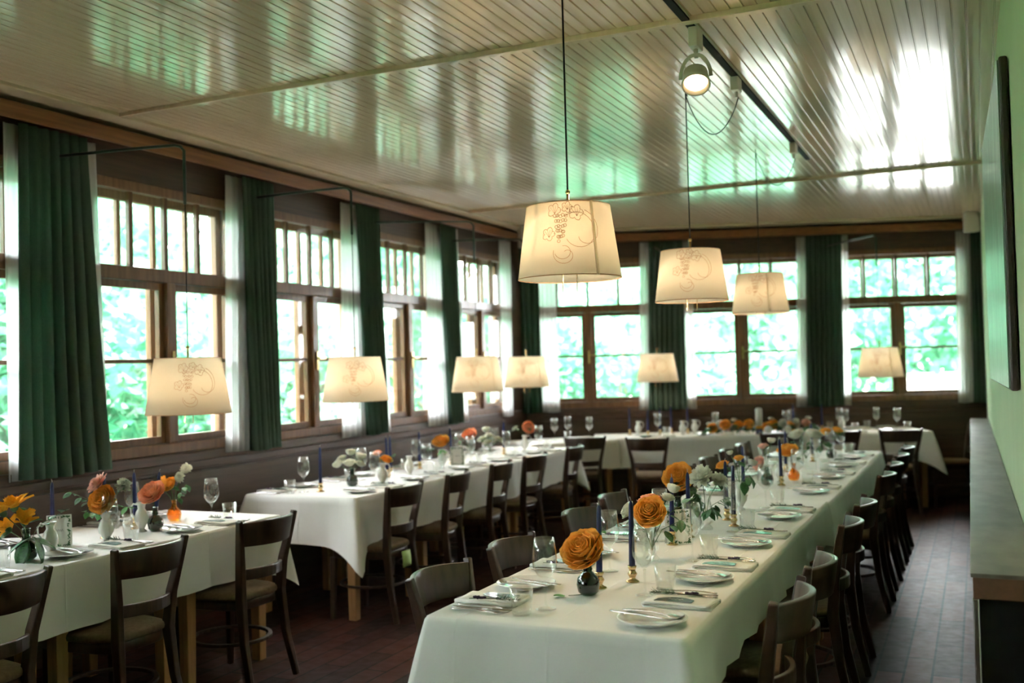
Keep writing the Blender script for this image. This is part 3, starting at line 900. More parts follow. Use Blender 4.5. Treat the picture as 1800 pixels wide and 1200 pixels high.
def cloth(x0, x1, y0, y1, label, drop=.28, R=None, z=.75, bul=(1, 1, 1, 1), seed=1, group='white tablecloths', dr=None):
    """bul: how far the four corners (x0y0, x1y0, x1y1, x0y1) hang; dr: drops of the four sides (y0, x1, y1, x0)"""
    R = R or Matrix.Identity(4); rr = random.Random(seed)
    cx, cy_ = (x0 + x1) / 2, (y0 + y1) / 2; a, b_ = (x1 - x0) / 2, (y1 - y0) / 2
    dr = dr or (drop,) * 4
    rc = .018; P = []   # perimeter points: (x, y, nx, ny, s, corner weight, corner dir, drop)
    corners = [(-a, -b_), (a, -b_), (a, b_), (-a, b_)]
    for ci in range(4):
        c0 = Vector(corners[ci]); c1 = Vector(corners[(ci + 1) % 4]); L = (c1 - c0).length; d = (c1 - c0) / L; nrm = Vector((d.y, -d.x))
        us = [rc]
        q = .03
        while q < .24: us.append(q); q += .02
        k = max(2, int((L - .48) / .10)); us += [.24 + (L - .48) * j / k for j in range(k + 1)]
        us += sorted(L - v for v in us if v <= .22)
        for u in us:
            p = c0 + d * u
            w0 = math.exp(-u / .085) * bul[ci]; w1 = math.exp(-(L - u) / .085) * bul[(ci + 1) % 4]
            dd = dr[ci]; 
            e0 = math.exp(-(u / .06) ** 2); e1 = math.exp(-((L - u) / .06) ** 2)
            dd = dd * (1 - e0 * .5 - e1 * .5) + e0 * .5 * dr[(ci - 1) % 4] + e1 * .5 * dr[(ci + 1) % 4]
            P.append((p.x, p.y, nrm.x, nrm.y, u, w0, w1, c0.normalized() if False else Vector((math.copysign(1, c0.x), math.copysign(1, c0.y))).normalized(), Vector((math.copysign(1, c1.x), math.copysign(1, c1.y))).normalized(), dd))
        # rounded corner point
        dg = Vector((math.copysign(1, c1.x), math.copysign(1, c1.y))).normalized(); pc = c1 - dg * rc * .41
        P.append((pc.x, pc.y, dg.x, dg.y, L, bul[(ci + 1) % 4] * .5, bul[(ci + 1) % 4] * .5, dg, dg, (dr[ci] + dr[(ci + 1) % 4]) / 2))
    n = len(P); ph = rr.uniform(0, 6)
    vs = []; fs = []
    T = [(-.034, .0006, 0), (-.026, 0, 0), (-.010, 0, 0), (-.003, .002, 0), (0, .008, 0)]   # inset, dz, wave weight
    def at(i, f):   # f in 0..1 down the drop
        x, y, nx, ny, u, w0, w1, g0, g1, dd = P[i]
        w = w0 + w1; wav = .012 * math.sin(17 * (x + y * 1.3) + ph) + .006 * math.sin(7.3 * (x - y) + ph * 2)
        off = .004 + f * (.010 + wav) 
        px = x + nx * off + (g0.x * w0 + g1.x * w1) * .10 * f ** 1.1
        py = y + ny * off + (g0.y * w0 + g1.y * w1) * .10 * f ** 1.1
        return (px, py, z - .010 - f * (dd - .010 + .135 * w * f) + .004 * math.sin(5 * (x + y) + ph) * f)
    for ins, dz, _ in T:
        for i in range(n):
            x, y, nx, ny = P[i][:4]; vs.append((x + nx * ins, y + ny * ins, z - dz))
    NL = 9
    for l in range(NL):
        for i in range(n): vs.append(at(i, l / (NL - 1)))
    rows = len(T) + NL
    for j in range(rows - 1):
        for i in range(n):
            i2 = (i + 1) % n; fs.append((j * n + i, (j + 1) * n + i, (j + 1) * n + i2, j * n + i2))
    mb = MB(); mb.add(vs, fs, True)
    qa, qb = a - .012, b_ - .012
    mb.add([(-qa, -qb, z - .0006), (qa, -qb, z - .0006), (qa, qb, z - .0006), (-qa, qb, z - .0006)], [(0, 1, 2, 3)], False)
    o = mb.build('tablecloth', 'table_linen', None)
    o.matrix_world = R @ Matrix.Translation((cx, cy_, 0))
    return tag(o, label, 'tablecloth', group)
gT = 'wooden tables under the cloths'
for y0, y1, l in ((2.76, 4.2, 'light wooden table under the near cloth of the right row'), (4.21, 5.62, 'light wooden table in the middle of the right row'), (5.63, 7.2, 'light wooden table under the far cloth of the right row, near half'), (7.21, 8.78, 'light wooden table at the far end of the right row')):
    table(-1.58, -.765, y0, y1, l, gT)
cloth(-1.585, -.757, 2.755, 5.66, 'white tablecloth over the near half of the long right table', seed=3, z=.750, dr=(.235, .19, .17, .24), bul=(.9, .6, 1.0, .6))
cloth(-1.58, -.745, 5.60, 8.82, 'white tablecloth over the far half of the long right table', seed=4, z=.743, dr=(.2, .22, .26, .24), bul=(.8, 1.0, .9, .6))
for y0, y1, l in ((5.17, 5.99, 'light wooden table at the near end of the middle row'), (6.0, 7.5, 'light wooden table in the middle of the middle row'), (7.51, 8.80, 'light wooden table at the far end of the middle row')):
    table(-4.23, -3.42, y0, y1, l, gT)
cloth(-4.24, -3.41, 5.155, 7.6, 'white tablecloth hanging over the near end of the middle table', seed=5, dr=(.285, .275, .2, .28), bul=(1.0, 1.25, .0, .0))
cloth(-4.235, -3.405, 7.5, 8.83, 'white tablecloth over the far end of the middle table', seed=6, z=.747, dr=(.2, .27, .28, .28), bul=(0, 0, 1, .6))
for y0, y1, l in ((3.76, 4.44, 'light wooden table at the far end of the left row'), (3.0, 3.75, 'light wooden table before the last one of the left row'), (1.5, 2.99, 'light wooden table at the near left edge of view')):
    table(-4.23, -3.44, y0, y1, l, gT)
cloth(-4.24, -3.43, 1.45, 4.47, 'white tablecloth over the left table at the picture edge', seed=7, dr=(.28, .27, .27, .28), bul=(.5, .5, .85, .8))
# back tables, turned parallel to the back wall
A_ = Vector((-3.22, 9.76, 0)); B_ = Vector((-.44, 10.92, 0)); dB = (B_ - A_).normalized(); LBT = (B_ - A_).length
RT = Matrix(((dB.x, -dB.y, 0, A_.x), (dB.y, dB.x, 0, A_.y), (0, 0, 1, 0), (0, 0, 0, 1)))   # x along the front edge, y toward the wall
table(0, 1.55, 0, .72, 'light wooden table under the left cloth of the back row', gT, RT)
table(1.56, LBT, 0, .72, 'light wooden table under the right cloth of the back row', gT, RT)
cloth(-.30, 1.62, -.005, .70, 'white tablecloth over the left half of the back table', seed=8, R=RT, z=.765, dr=(.30, .2, .28, .28), bul=(.1, .3, 0, 0))
cloth(1.55, LBT + .005, -.005, .725, 'white tablecloth over the right end of the back table', seed=9, R=RT, z=.762, dr=(.27, .28, .26, .2), bul=(.4, 1.1, .15, 0))
RC = Matrix.Translation((-3.93, 8.98, 0)) @ Matrix.Rotation(.85, 4, 'Z')
table(0, .95, 0, .62, 'light wooden corner table between middle row and back row', gT, RC)
cloth(-.005, .955, -.005, .625, 'white tablecloth over the corner table at the far left', seed=10, R=RC, z=.757, dr=(.27, .2, .27, .27), bul=(.8, .4, .4, .6))

# ---------------------------------------------------------------- tableware
Z1 = .7505
def mk_plate():
    r = empty('plate')
    MB().lathe([(.0005, .004), (.060, .004), (.072, .009), (.100, .0165), (.103, .0185), (.1015, .0195), (.098, .0185), (.070, .0125), (.058, .0075), (.0005, .0070)], 36).build('dish', 'porcelain', r)
    MB().lathe([(.052, 0), (.056, 0), (.058, .0045), (.050, .0045)], 28, closed=True).build('foot_ring', 'porcelain', r)
    return r
def mk_wine():
    r = empty('wine_glass')
    prof = [(.0260, .108 - .0), (.0375, .128), (.0395, .150), (.0365, .185), (.0310, .222), (.0302, .222), (.0356, .185), (.0386, .150), (.0365, .129), (.025, .110), (.012, .099), (.0005, .0955)]
    outer = [(.0040, .080), (.006, .090), (.014, .097)]
    MB().lathe(outer + prof, 28).build('bowl', 'clear_glass', r)
    MB().lathe([(.0005, .0), (.033, .0), (.0335, .0012), (.022, .003), (.007, .007), (.0042, .014), (.0034, .045), (.0036, .070), (.0048, .084), (.0005, .086)], 24).build('stem_and_foot', 'clear_glass', r)
    return r
def mk_tumbler():
    r = empty('water_tumbler')
    MB().lathe([(.0005, 0), (.029, 0), (.0305, .002), (.0375, .085), (.0365, .085), (.0297, .010), (.0005, .008)], 28).build('tumbler_body', 'clear_glass', r)
    return r
def cut_shape(kind):
    mb = MB(); L = .20
    hand = [(0, .0095), (.006, .011), (.03, .010), (.07, .0075), (.105, .0052)]
    if kind == 'knife': tail = [(.11, .006), (.115, .010), (.14, .0105), (.185, .009), (.200, .004), (.206, .001)]
    elif kind == 'spoon': tail = [(.13, .004), (.145, .006), (.155, .014), (.170, .020), (.185, .0185), (.197, .011), (.202, .002)]
    else: tail = [(.13, .004), (.145, .006), (.155, .012), (.165, .0125)]
    pr = hand + tail; vs = []; fs = []
    def zz(x): return .0045 + .004 * math.sin(min(1, max(0, x - .0) / .14) * PI) * (0 if kind == 'knife' else 1) + (.004 if kind != 'knife' and x > .19 else 0) - (.0035 if kind == 'spoon' and .155 < x < .19 else 0)
    th = .0016 if kind != 'knife' else .0022
    for x, w in pr:
        z = zz(x)
        vs += [(x, -w, z), (x, 0, z - th * (1.0 if kind != 'spoon' or x < .15 else 2.2)), (x, w, z), (x, 0, z + th * (1.0 if kind != 'spoon' or x < .15 else -1.2))]
    n = len(pr)
    for i in range(n - 1):
        for k in range(4):
            k2 = (k + 1) % 4; fs.append((i * 4 + k, (i + 1) * 4 + k, (i + 1) * 4 + k2, i * 4 + k2))
    fs.append((0, 1, 2, 3)); fs.append(tuple((n - 1) * 4 + k for k in (3, 2, 1, 0)))
    mb.add(vs, fs, True)
    if kind == 'fork':
        for k in range(4):
            w = -.0099 + .0066 * k
            mb.rail([(.163, w, .0045), (.178, w, .0035), (.190, w, .0052), (.203, w, .0095)], .0028, .0016)
    return mb
def mk_cut(kind):
    def f():
        r = empty(kind); mb = cut_shape(kind)
        o = mb.build('blade_and_handle' if kind == 'knife' else ('tines_and_handle' if kind == 'fork' else 'bowl_and_handle'), 'steel', r)
        return r
    return f
def mk_napkin():
    r = empty('folded_napkin')
    mb = MB()
    for k, (ins, z) in enumerate(((0, .0015), (.001, .0065), (.003, .0115))):
        mb.grid(lambda s, t, ins=ins, z=z: ((s - .5) * (.215 - 2 * ins), (t - .5) * (.125 - 2 * ins), z + .0016 * math.sin(5 * s + k * 2) + .001 * math.sin(7 * t + k)), 10, 6)
    mb.tube([(-.107, -.0615, .006), (0, -.062, .0065), (.107, -.0615, .006)], .0055, 6)
    mb.tube([(.107, -.058, .006), (.108, 0, .0065), (.107, .058, .006)], .0050, 6)
    mb.build('linen', 'napkin_linen', r, solid=.0034)
    return r
def mk_place_card():
    r = empty('place_card')
    pts = [(-.052, -.026), (.026, -.026), (.050, .0), (.030, .024), (-.030, .030), (-.050, .012)]
    pts = [(-.050 + .0, -.020)] + [(-.042 + .092 * i / 8 - .004, .026 * math.sin(PI * (i + .6) / 9.2)) for i in range(9)] + [(.046, -.022)]
    n = len(pts); vs = [(x, y, 0) for x, y in pts] + [(x, y, .0012) for x, y in pts]
    MB().add(vs, [tuple(range(n))[::-1], tuple(range(n, 2 * n))] + [(i, (i + 1) % n, n + (i + 1) % n, n + i) for i in range(n)]).build('card', 'card_dark', r)
    mb = MB(); P = [(-.018 + .0022 * k, .003 + .0055 * math.sin(k * 1.35) * (1 if k % 3 else .4) , .0016) for k in range(18)]
    mb.tube(P, .0006, 4); mb.build('handwriting', 'silver_ink', r)
    return r
def mk_herb():
    r = empty('herb_sprig'); q = random.Random(5)
    mb = MB(); mb.tube([(-.085, 0, .003), (-.02, .004, .004), (.03, -.002, .005), (.07, .003, .004)], .0013, 5); mb.build('stalk', 'rosemary', r)
    mb = MB()
    for k in range(46):
        x = .005 + .075 * q.random(); a = q.uniform(0, 6.3); l = .014
        mb.tube([(x, 0, .005), (x + .010, l * math.cos(a), .006 + max(-.004, l * math.sin(a)))], [.0012, .0004], 4)
    mb.build('needles', 'rosemary', r)
    mb = MB()
    for k in range(20):
        x = -.070 + .045 * q.random(); mb.ball((x, q.uniform(-.004, .004), .005 + q.uniform(0, .004)), .0042, 6)
    mb.build('lavender_head', 'lavender', r)
    return r
def mk_candle():
    r = empty('taper_candle')
    MB().lathe([(.0005, 0), (.0085, 0), (.0108, .006), (.0108, .03), (.0098, .12), (.0078, .22), (.0058, .236), (.0005, .243)], 16).build('wax', 'candle_wax', r)
    MB().tube([(0, 0, .24), (.001, 0, .248), (-.003, .001, .256)], .0013, 5).build('wick', 'wick', r)
    return r
def mk_holder():
    r = empty('brass_candle_holder')
    MB().lathe([(.0005, 0), (.024, 0), (.0245, .003), (.016, .007), (.010, .012), (.0125, .020), (.0175, .028), (.0125, .036), (.0105, .041), (.0150, .050), (.0155, .056), (.0125, .056), (.0115, .040), (.0005, .039)], 20).build('holder_body', 'brass', r)
    return r
PLATE, WINE, TUMB, NAPK, CARD, HERB, CAND, HOLD = (Kind(f) for f in (mk_plate, mk_wine, mk_tumbler, mk_napkin, mk_place_card, mk_herb, mk_candle, mk_holder))
FORK, KNIFE, SPOON = Kind(mk_cut('fork')), Kind(mk_cut('knife')), Kind(mk_cut('spoon'))

def setting(R, i, full, where, gkey, z=Z1, glass=(.36, .30), shift=0.0, nap=.25, cut=.385):
    """R: frame with origin at the table edge on the plate line; +x to the sitter's right, +y towards the table middle"""
    o = ORD[i]; w = '%s %s' % (o, where)
    def put(K, x, y, rz, what, cat, group, dz=0, tilt=None):
        p = R @ Vector((x, y, 0)); a = math.atan2(R[1][0], R[0][0]) + rz
        return K.put((p.x, p.y, z + dz), a, '%s, %s' % (what, w), cat, group + ' ' + gkey, tilt, scale=1.25 if K is CARD else None)
    j = rnd.uniform(-.012, .012)
    put(PLATE, 0 + j, .138, 0, 'white rimmed plate', 'plate', 'plates')
    put(NAPK, nap + j, .118, PI / 2 + rnd.uniform(-.04, .04), 'folded white linen napkin', 'napkin', 'napkins')
    if full >= 1:
        # two pieces laid across the plate, handles toward the table middle
        put(SPOON, .055 + j, .245, -PI / 2 - .18, 'steel spoon laid across the plate', 'spoon', 'spoons on plates', dz=.0165)
        put(KNIFE, .025 + j, .275, -PI / 2 - .24, 'steel knife laid across the plate', 'knife', 'knives on plates', dz=.0175)
        put(CARD, nap - .01 + j, .135, PI * .5 + rnd.uniform(-.1, .1) + PI, 'shiny dark place card on napkin', 'card', 'place cards', dz=.0155)
    if full >= 1:
        put(HERB, nap + .058 + j, .150, PI / 2 + rnd.uniform(-.2, .2), 'rosemary and lavender sprig by napkin', 'sprig', 'herb sprigs', dz=.0160)
        put(KNIFE, cut + j, .035, PI / 2 + .02, 'steel knife lying beside napkin', 'knife', 'knives on cloth')
        put(FORK, cut - .030 + j - .0, .040, PI / 2 + .02, 'steel fork lying beside napkin', 'fork', 'forks on cloth')
    if full >= 2:
        put(FORK, cut + .028 + j, .045, PI / 2 - .03, 'extra steel fork lying beside napkin', 'fork', 'forks on cloth')
    gx, gy = glass
    put(WINE, gx + j, gy - .01, 0, 'clear stemmed wine glass', 'wine glass', 'wine glasses')
    put(TUMB, gx + .085 + j, gy - .055 + shift, 0, 'clear water tumbler', 'tumbler', 'water tumblers')
def frame(x, y, ax):    # ax: unit vector of +x
    ax = Vector(ax).normalized()
    return Matrix(((ax.x, -ax.y, 0, x), (ax.y, ax.x, 0, y), (0, 0, 1, 0), (0, 0, 0, 1)))
# right table. aisle side sitters face -x : their right is +y
for i, y in enumerate((2.90, 3.50, 4.22, 4.98, 6.00, 6.78, 7.50, 8.12)):
    setting(frame(-.757, y, (0, 1, 0)), i, 2 if i < 2 else 1, 'setting, aisle side of right table', 'on the aisle side of the right table', z=Z1 if i < 4 else .7435, glass=(.34, .275))
for i, y in enumerate((3.22, 3.84, 4.50, 5.22, 6.12, 6.82, 7.52, 8.20)):
    setting(frame(-1.585, y, (0, -1, 0)), i, 2 if i < 1 else 1, 'setting, window side of right table', 'on the window side of the right table', z=Z1 if i < 4 else .7435, glass=(.27, .335), nap=.22, cut=.345)
for i, y in enumerate((2.50, 3.18, 3.86)):
    setting(frame(-3.43, y, (0, 1, 0)), i, 1, 'setting, room side of left table', 'on the room side of the left table', glass=(.30, .22))
for i, y in enumerate((3.30, 4.22)):
    setting(frame(-4.24, y, (0, -1, 0)), i, 1, 'setting, window side of left table', 'on the window side of the left table', glass=(.28, .30))
for i, y in enumerate((5.42, 6.10, 6.80, 7.45, 8.15)):
    setting(frame(-3.41, y, (0, 1, 0)), i, 1, 'setting, room side of middle table', 'on the room side of the middle table', z=Z1 if i < 3 else .7475, glass=(.33, .24))
for i, y in enumerate((5.58, 6.25, 7.0, 7.72, 8.40)):
    setting(frame(-4.24, y, (0, -1, 0)), i, 1, 'setting, window side of middle table', 'on the window side of the middle table', z=Z1 if i < 3 else .7475, glass=(.24, .33))
# back table: glasses, tumblers and plates
def onB(u, v, z): 
    p = RT @ Vector((u, v, 0)); return (p.x, p.y, z)
aB = math.atan2(dB.y, dB.x)
for i, u in enumerate((.18, .78, 1.50, 2.10, 2.62)):
    R = RT @ Matrix.Translation((u, 0, 0))
    setting(R, i, 0, 'from the left on the front side of back table', 'on the front of the back table', z=.7665 if u < 1.5 else .7635, glass=(.14, .26), nap=.22)
for i, u in enumerate((1.86, 2.36, 2.74)):
    R = RT @ Matrix.Translation((u, .72, 0)) @ Matrix.Rotation(PI, 4, 'Z')
    setting(R, i, 0, 'from the left on the wall side of back table', 'on the wall side of the back table', z=.7635, glass=(.12, .24), nap=.24)
for i, (x, y) in enumerate(((-3.90, 9.50), (-3.86, 9.76), (-3.60, 9.70))):
    WINE.put((x, y, .758), 0, 'clear wine glass on the corner table, %s' % ['leftmost', 'middle one', 'rightmost'][i], 'wine glass', 'wine glasses on the corner table')
TUMB.put((-3.80, 9.60, .758), 0, 'clear tumbler between the wine glasses of the corner table', 'tumbler')

# ---------------------------------------------------------------- vases, pitchers, flowers
def vessel(name, prof, mat, n=28, handle=None, neckring=None):
    def f():
        r = empty(name)
        MB().lathe(prof, n).build('body', mat, r)
        if handle: MB().tube(handle[0], handle[1], 8).build('handle', mat, r)
        return r
    return Kind(f)
GREENV = vessel('green_bottle_vase', [(.0005, 0), (.020, 0), (.034, .012), (.0385, .036), (.034, .058), (.018, .074), (.0135, .080), (.0165, .086), (.0130, .092), (.0135, .112), (.0165, .116), (.0145, .117), (.0110, .110), (.0105, .082), (.017, .070), (.032, .055), (.036, .036), (.031, .014), (.0005, .004)], 'green_glass')
AMBERV = vessel('amber_bottle_vase', [(.0005, 0), (.022, 0), (.034, .012), (.0375, .034), (.032, .056), (.017, .070), (.0125, .078), (.0125, .100), (.0175, .108), (.0155, .108), (.0110, .100), (.0110, .078), (.016, .067), (.030, .054), (.0355, .034), (.032, .014), (.0005, .005)], 'amber_glass')
CRYSV = vessel('crystal_vase', [(.0005, 0), (.029, 0), (.029, .008), (.017, .020), (.024, .040), (.030, .065), (.026, .098), (.021, .120), (.030, .150), (.027, .149), (.018, .120), (.023, .098), (.027, .065), (.021, .042), (.010, .028), (.0005, .024)], 'clear_glass', n=14)
FLUTEV = vessel('clear_flute_vase', [(.0005, 0), (.024, 0), (.024, .005), (.010, .014), (.016, .045), (.026, .12), (.033, .150), (.031, .150), (.024, .12), (.013, .045), (.0005, .024)], 'clear_glass', n=18)
PITCH = vessel('white_pitcher', [(.0005, 0), (.024, 0), (.025, .004), (.013, .012), (.016, .022), (.033, .050), (.035, .070), (.026, .098), (.017, .112), (.020, .130), (.027, .142), (.0245, .142), (.017, .130), (.014, .112), (.023, .096), (.0315, .070), (.029, .050), (.0005, .022)], 'porcelain',
               handle=([(.022, 0, .132), (.040, 0, .136), (.055, 0, .118), (.053, 0, .090), (.034, 0, .068)], .0040))
def petal(mb, base, a, r0, L, w, curl, open_, seg=4):
    """one cupped petal growing from base at azimuth a"""
    ca, sa = math.cos(a), math.sin(a)
    def fn(s, t):
        u = (s - .5) * 2
        wid = w * math.sin(PI * (.12 + .80 * t)) ** .7
        rad = r0 + L * (open_ * t + curl * t ** 3)
        z = L * (t * math.sqrt(max(.05, 1 - open_ ** 2)) - .35 * max(0, curl) * t ** 3)
        rad -= .30 * wid * u * u * (1 - .4 * t)
        z += .06 * L * u * u * t + .03 * L * math.sin(5 * u + a * 3) * t
        x, y = rad, wid * u
        return (base[0] + x * ca - y * sa, base[1] + x * sa + y * ca, base[2] + z)
    mb.grid(fn, seg, seg)
def bloom_mesh(kind, R_, seed):
    q = random.Random(seed); mb = MB()
    if kind in ('rose', 'bud'):
        for n, rho, pm, dl in ((3, .35, 160, 62), (4, .60, 155, 54), (5, .82, 146, 48), (6, 1.0, 134, 42)) if kind == 'bud' else ((3, .17, 150, 62), (4, .30, 142, 52), (5, .44, 132, 44), (6, .58, 122, 40), (7, .73, 112, 35), (8, .88, 102, 31), (9, 1.0, 92, 29)):
            o = q.uniform(0, 6)
            for k in range(n):
                a = o + 2 * PI * k / n + q.uniform(-.12, .12); r1 = rho * q.uniform(.94, 1.06); p1 = math.radians(pm + q.uniform(-12, 9)); cz = (1 - rho) * .42; f1 = q.uniform(0, 6)
                def fn(s, t, a=a, r1=r1, p1=p1, cz=cz, f1=f1, dl=dl):
                    u = (s - .5) * 2; ph = p1 * t * (1 - .10 * u * u); 
                    rr = r1 * math.sin(ph) * (1 if ph < PI / 2 else 1.0) + r1 * .26 * t ** 5 + .045 * math.sin(4 * u + f1) * t * t
                    w = math.radians(dl) * (1.25 - .25 * t) * u
                    z = cz - r1 * math.cos(ph) * .80 - .05 * t ** 6 + .045 * math.sin(6 * u + f1) * t * t
                    return (rr * math.cos(a + w), rr * math.sin(a + w), z)
                mb.grid(fn, 5, 6)
    elif kind == 'carnation':
        for n, L, op in ((8, .70, .12), (11, .82, .32), (14, .9, .52), (16, .96, .70), (16, 1.0, .86), (14, 1.0, .97)):
            o = q.uniform(0, 6)
            for k in range(n):
                petal(mb, (0, 0, -.1 * R_), o + 2 * PI * k / n + q.uniform(-.2, .2), .05 * R_, L * R_ * q.uniform(.85, 1.1), .26 * R_, q.uniform(-.1, .2), op, seg=3)
    elif kind == 'lily':
        for k in range(12):
            petal(mb, (0, 0, -.1 * R_), 2 * PI * k / 12 + q.uniform(-.2, .2), .04 * R_, R_ * 1.1 * q.uniform(.8, 1.1), .32 * R_, q.uniform(.1, .5), q.uniform(.35, .85))
    return mb
BM = {}
def flower(kind, color, R_, base, head, label, cat='flower', group=None, tiltv=None, nleaf=2, leafmat='leaf', leafs=.05):
    """top-level flower: stem from inside the vase to the head; bloom faces tiltv"""
    base, head = Vector(base), Vector(head)
    nm = {'rose': 'rose', 'carnation': 'carnation', 'bud': 'flower_bud', 'lily': 'lily_flower'}[kind]
    nm = ('orange_' if 'orange' in color else 'pink_' if 'pink' in color else 'peach_' if 'peach' in color else 'yellow_' if 'yellow' in color else 'white_') + nm
    r = empty(nm, base); tag(r, label, cat, group)
    key = (kind, color, rnd.randint(0, 2))
    if key not in BM:
        m_ = bloom_mesh(kind, 1.0, hash(key[0]) % 50 if False else {'rose': 1, 'carnation': 11, 'bud': 21, 'lily': 31}[kind] + key[2]); BM[key] = m_.mesh('bloom', color)
    o = bpy.data.objects.new('bloom', BM[key]); COL.objects.link(o); o.parent = r
    d = Vector(tiltv) if tiltv else (head - base + Vector((rnd.uniform(-.01, .01), rnd.uniform(-.01, .01), .03)))
    h = head - base
    o.rotation_mode = 'QUATERNION'; o.rotation_quaternion = d.to_track_quat('Z', 'Y'); o.location = h; o.scale = (R_,) * 3
    md = o.modifiers.new('solid', 'SOLIDIFY'); md.thickness = .012; md.offset = 0
    mid = Vector((h.x * .25, h.y * .25, h.z * .55))
    mb = MB(); mb.tube([(0, 0, 0), mid, h - d.normalized() * R_ * .15], [.0018, .0018, .0022], 5); 
    mb.lathe([(.0005, -.34 * R_), (.16 * R_, -.30 * R_), (.26 * R_, -.12 * R_), (.30 * R_, .03 * R_)], 8, Matrix.Translation(h) @ d.to_track_quat('Z', 'Y').to_matrix().to_4x4())
    mb.build('stem', 'stem', r)
    for k in range(nleaf):
        f = rnd.uniform(.62, .95); p = mid.lerp(h, f) if f > .5 else mid
        leaf(r, p, rnd.uniform(0, 6.3), leafs * rnd.uniform(.8, 1.2), leafmat)
    return r
LM = {}
def leaf(parent, p, a, L, mat='leaf', droop=.25):
    if mat not in LM:
        mb = MB()
        mb.grid(lambda s, t: (t, (s - .5) * .62 * math.sin(PI * min(1, t * 1.02 + .02)) ** .8, .10 * abs(s - .5) + .18 * t - .34 * t * t), 4, 6)
        LM[mat] = mb.mesh('leaf', mat)
    o = bpy.data.objects.new('leaf', LM[mat]); COL.objects.link(o); o.parent = parent; o.location = p
    o.rotation_euler = (rnd.uniform(-.5, .5), rnd.uniform(-.5, .5) - .2 + droop, a); o.scale = (L, L, L)
    md = o.modifiers.new('solid', 'SOLIDIFY'); md.thickness = .012; md.offset = 0
    return o
def sprig(base, tip, n, label, group=None, mat='leaf', L=.045, droop=.25):
    base, tip = Vector(base), Vector(tip); h = tip - base
    r = empty('leafy_sprig', base); tag(r, label, 'greenery', group)
    MB().tube([(0, 0, 0), (h.x * .3, h.y * .3, h.z * .6), h], [.0016, .0014, .0008], 5).build('stem', 'stem', r)
    for k in range(n):
        t = .45 + .55 * (k + .5) / n; p = Vector((h.x * (t ** 1.6), h.y * (t ** 1.6), h.z * t))
        leaf(r, p, math.atan2(h.y, h.x) + (1.1 if k % 2 else -1.1) + rnd.uniform(-.5, .5), L * rnd.uniform(.75, 1.15), mat, droop)
    return r
def V(k, x, y, label, cat='vase', z=Z1, rz=0, s=None): return k.put((x, y, z), rz, label, cat, None, scale=s)
def F(kind, col, R_, x, y, zb, hx, hy, hz, label, tv=None, nl=2, **k): return flower(kind, col, R_, (x, y, zb), (hx, hy, hz), label, tiltv=tv, nleaf=nl, **k)
TC = (.25, -.9, .45)    # heads that look at the camera end of the room
# right table, front to back
V(GREENV, -1.20, 3.18, 'dark green round bottle vase holding the nearest orange rose')
F('rose', 'orange_petal', .062, -1.20, 3.18, .80, -1.213, 3.165, .908, 'large open orange rose, nearest flower on the right table', (-.15, -.75, .65), 0)
sprig((-1.20, 3.18, .80), (-1.135, 3.19, .985), 2, 'small leaf sprig beside the nearest orange rose', L=.022, mat='leaf_bright')
lf = empty('fallen_leaf', (-1.30, 3.12, .7515)); tag(lf, 'bright green fallen leaf on the cloth left of the nearest bottle vase', 'leaf'); leaf(lf, (0, 0, .002), 3.9, .055, 'leaf_bright', 0); lf.children[0].rotation_euler = (0, .1, .45)
MB().tube([(.045, .020, .002), (.085, .045, .003)], .0011, 5).build('stalk', 'stem', lf)
V(CRYSV, -1.17, 3.81, 'cut crystal vase with orange rose and white blooms, right table')
F('rose', 'orange_petal', .052, -1.17, 3.81, .79, -1.165, 3.77, .948, 'orange rose in the cut crystal vase, facing the camera', (.1, -.8, .5), 1)
F('rose', 'peach_petal', .038, -1.17, 3.81, .79, -1.185, 3.84, .985, 'peach rose standing behind the orange rose in crystal vase', None, 0)
F('rose', 'white_petal', .024, -1.17, 3.81, .79, -1.118, 3.87, .992, 'white bloom right of the peach rose in crystal vase', None, 0)
F('bud', 'white_petal', .024, -1.17, 3.81, .79, -1.105, 3.90, 1.020, 'upper small white bloom above the crystal vase', None, 0)
F('rose', 'white_petal', .030, -1.17, 3.81, .79, -1.268, 3.80, .945, 'white bloom low on the left of crystal vase', (-.8, -.3, .5), 1)
sprig((-1.17, 3.81, .80), (-1.04, 3.83, .915), 3, 'dark oval leaves hanging right of the crystal vase', L=.062, droop=.9)
sprig((-1.17, 3.81, .82), (-1.02, 3.90, .985), 2, 'large dark leaf reaching right above the wine glass', L=.085, droop=.2)
sprig((-1.17, 3.81, .80), (-1.28, 3.88, .90), 4, 'narrow leaves left of the crystal vase', L=.035)
V(GREENV, -1.30, 4.66, 'dark green bottle vase with the tall orange rose, mid right table', s=1.15)
F('rose', 'orange_petal', .060, -1.30, 4.66, .80, -1.285, 4.62, .985, 'ragged orange rose behind the pair of blue candles', (.0, -.8, .5), 2, leafmat='leaf', leafs=.06)
V(CRYSV, -1.15, 4.58, 'tall cut crystal vase with white carnation, right table', s=1.1)
F('carnation', 'white_petal', .058, -1.15, 4.58, .80, -1.16, 4.56, .985, 'large white carnation in the tall crystal vase', (-.2, -.6, .7), 1)
F('carnation', 'white_petal', .040, -1.15, 4.58, .80, -1.095, 4.62, .965, 'smaller white carnation on the right of the crystal vase', (.5, -.5, .6), 1)
for k, (hx, hy, hz) in enumerate(((-1.22, 4.55, .90), (-1.10, 4.50, .86), (-1.25, 4.64, .95), (-1.05, 4.60, .90))):
    sprig((-1.15, 4.58, .80), (hx, hy, hz), 6, ['broad dark leaves left of the white carnation', 'hanging green leaves in front of the tall crystal vase', 'leafy stem between the carnation and ragged rose', 'green leaves right below the small carnation'][k], L=.06, droop=.8, mat='leaf')
V(PITCH, -1.13, 5.22, 'white ceramic pitcher with small orange blooms, right table', 'pitcher', rz=2.2)
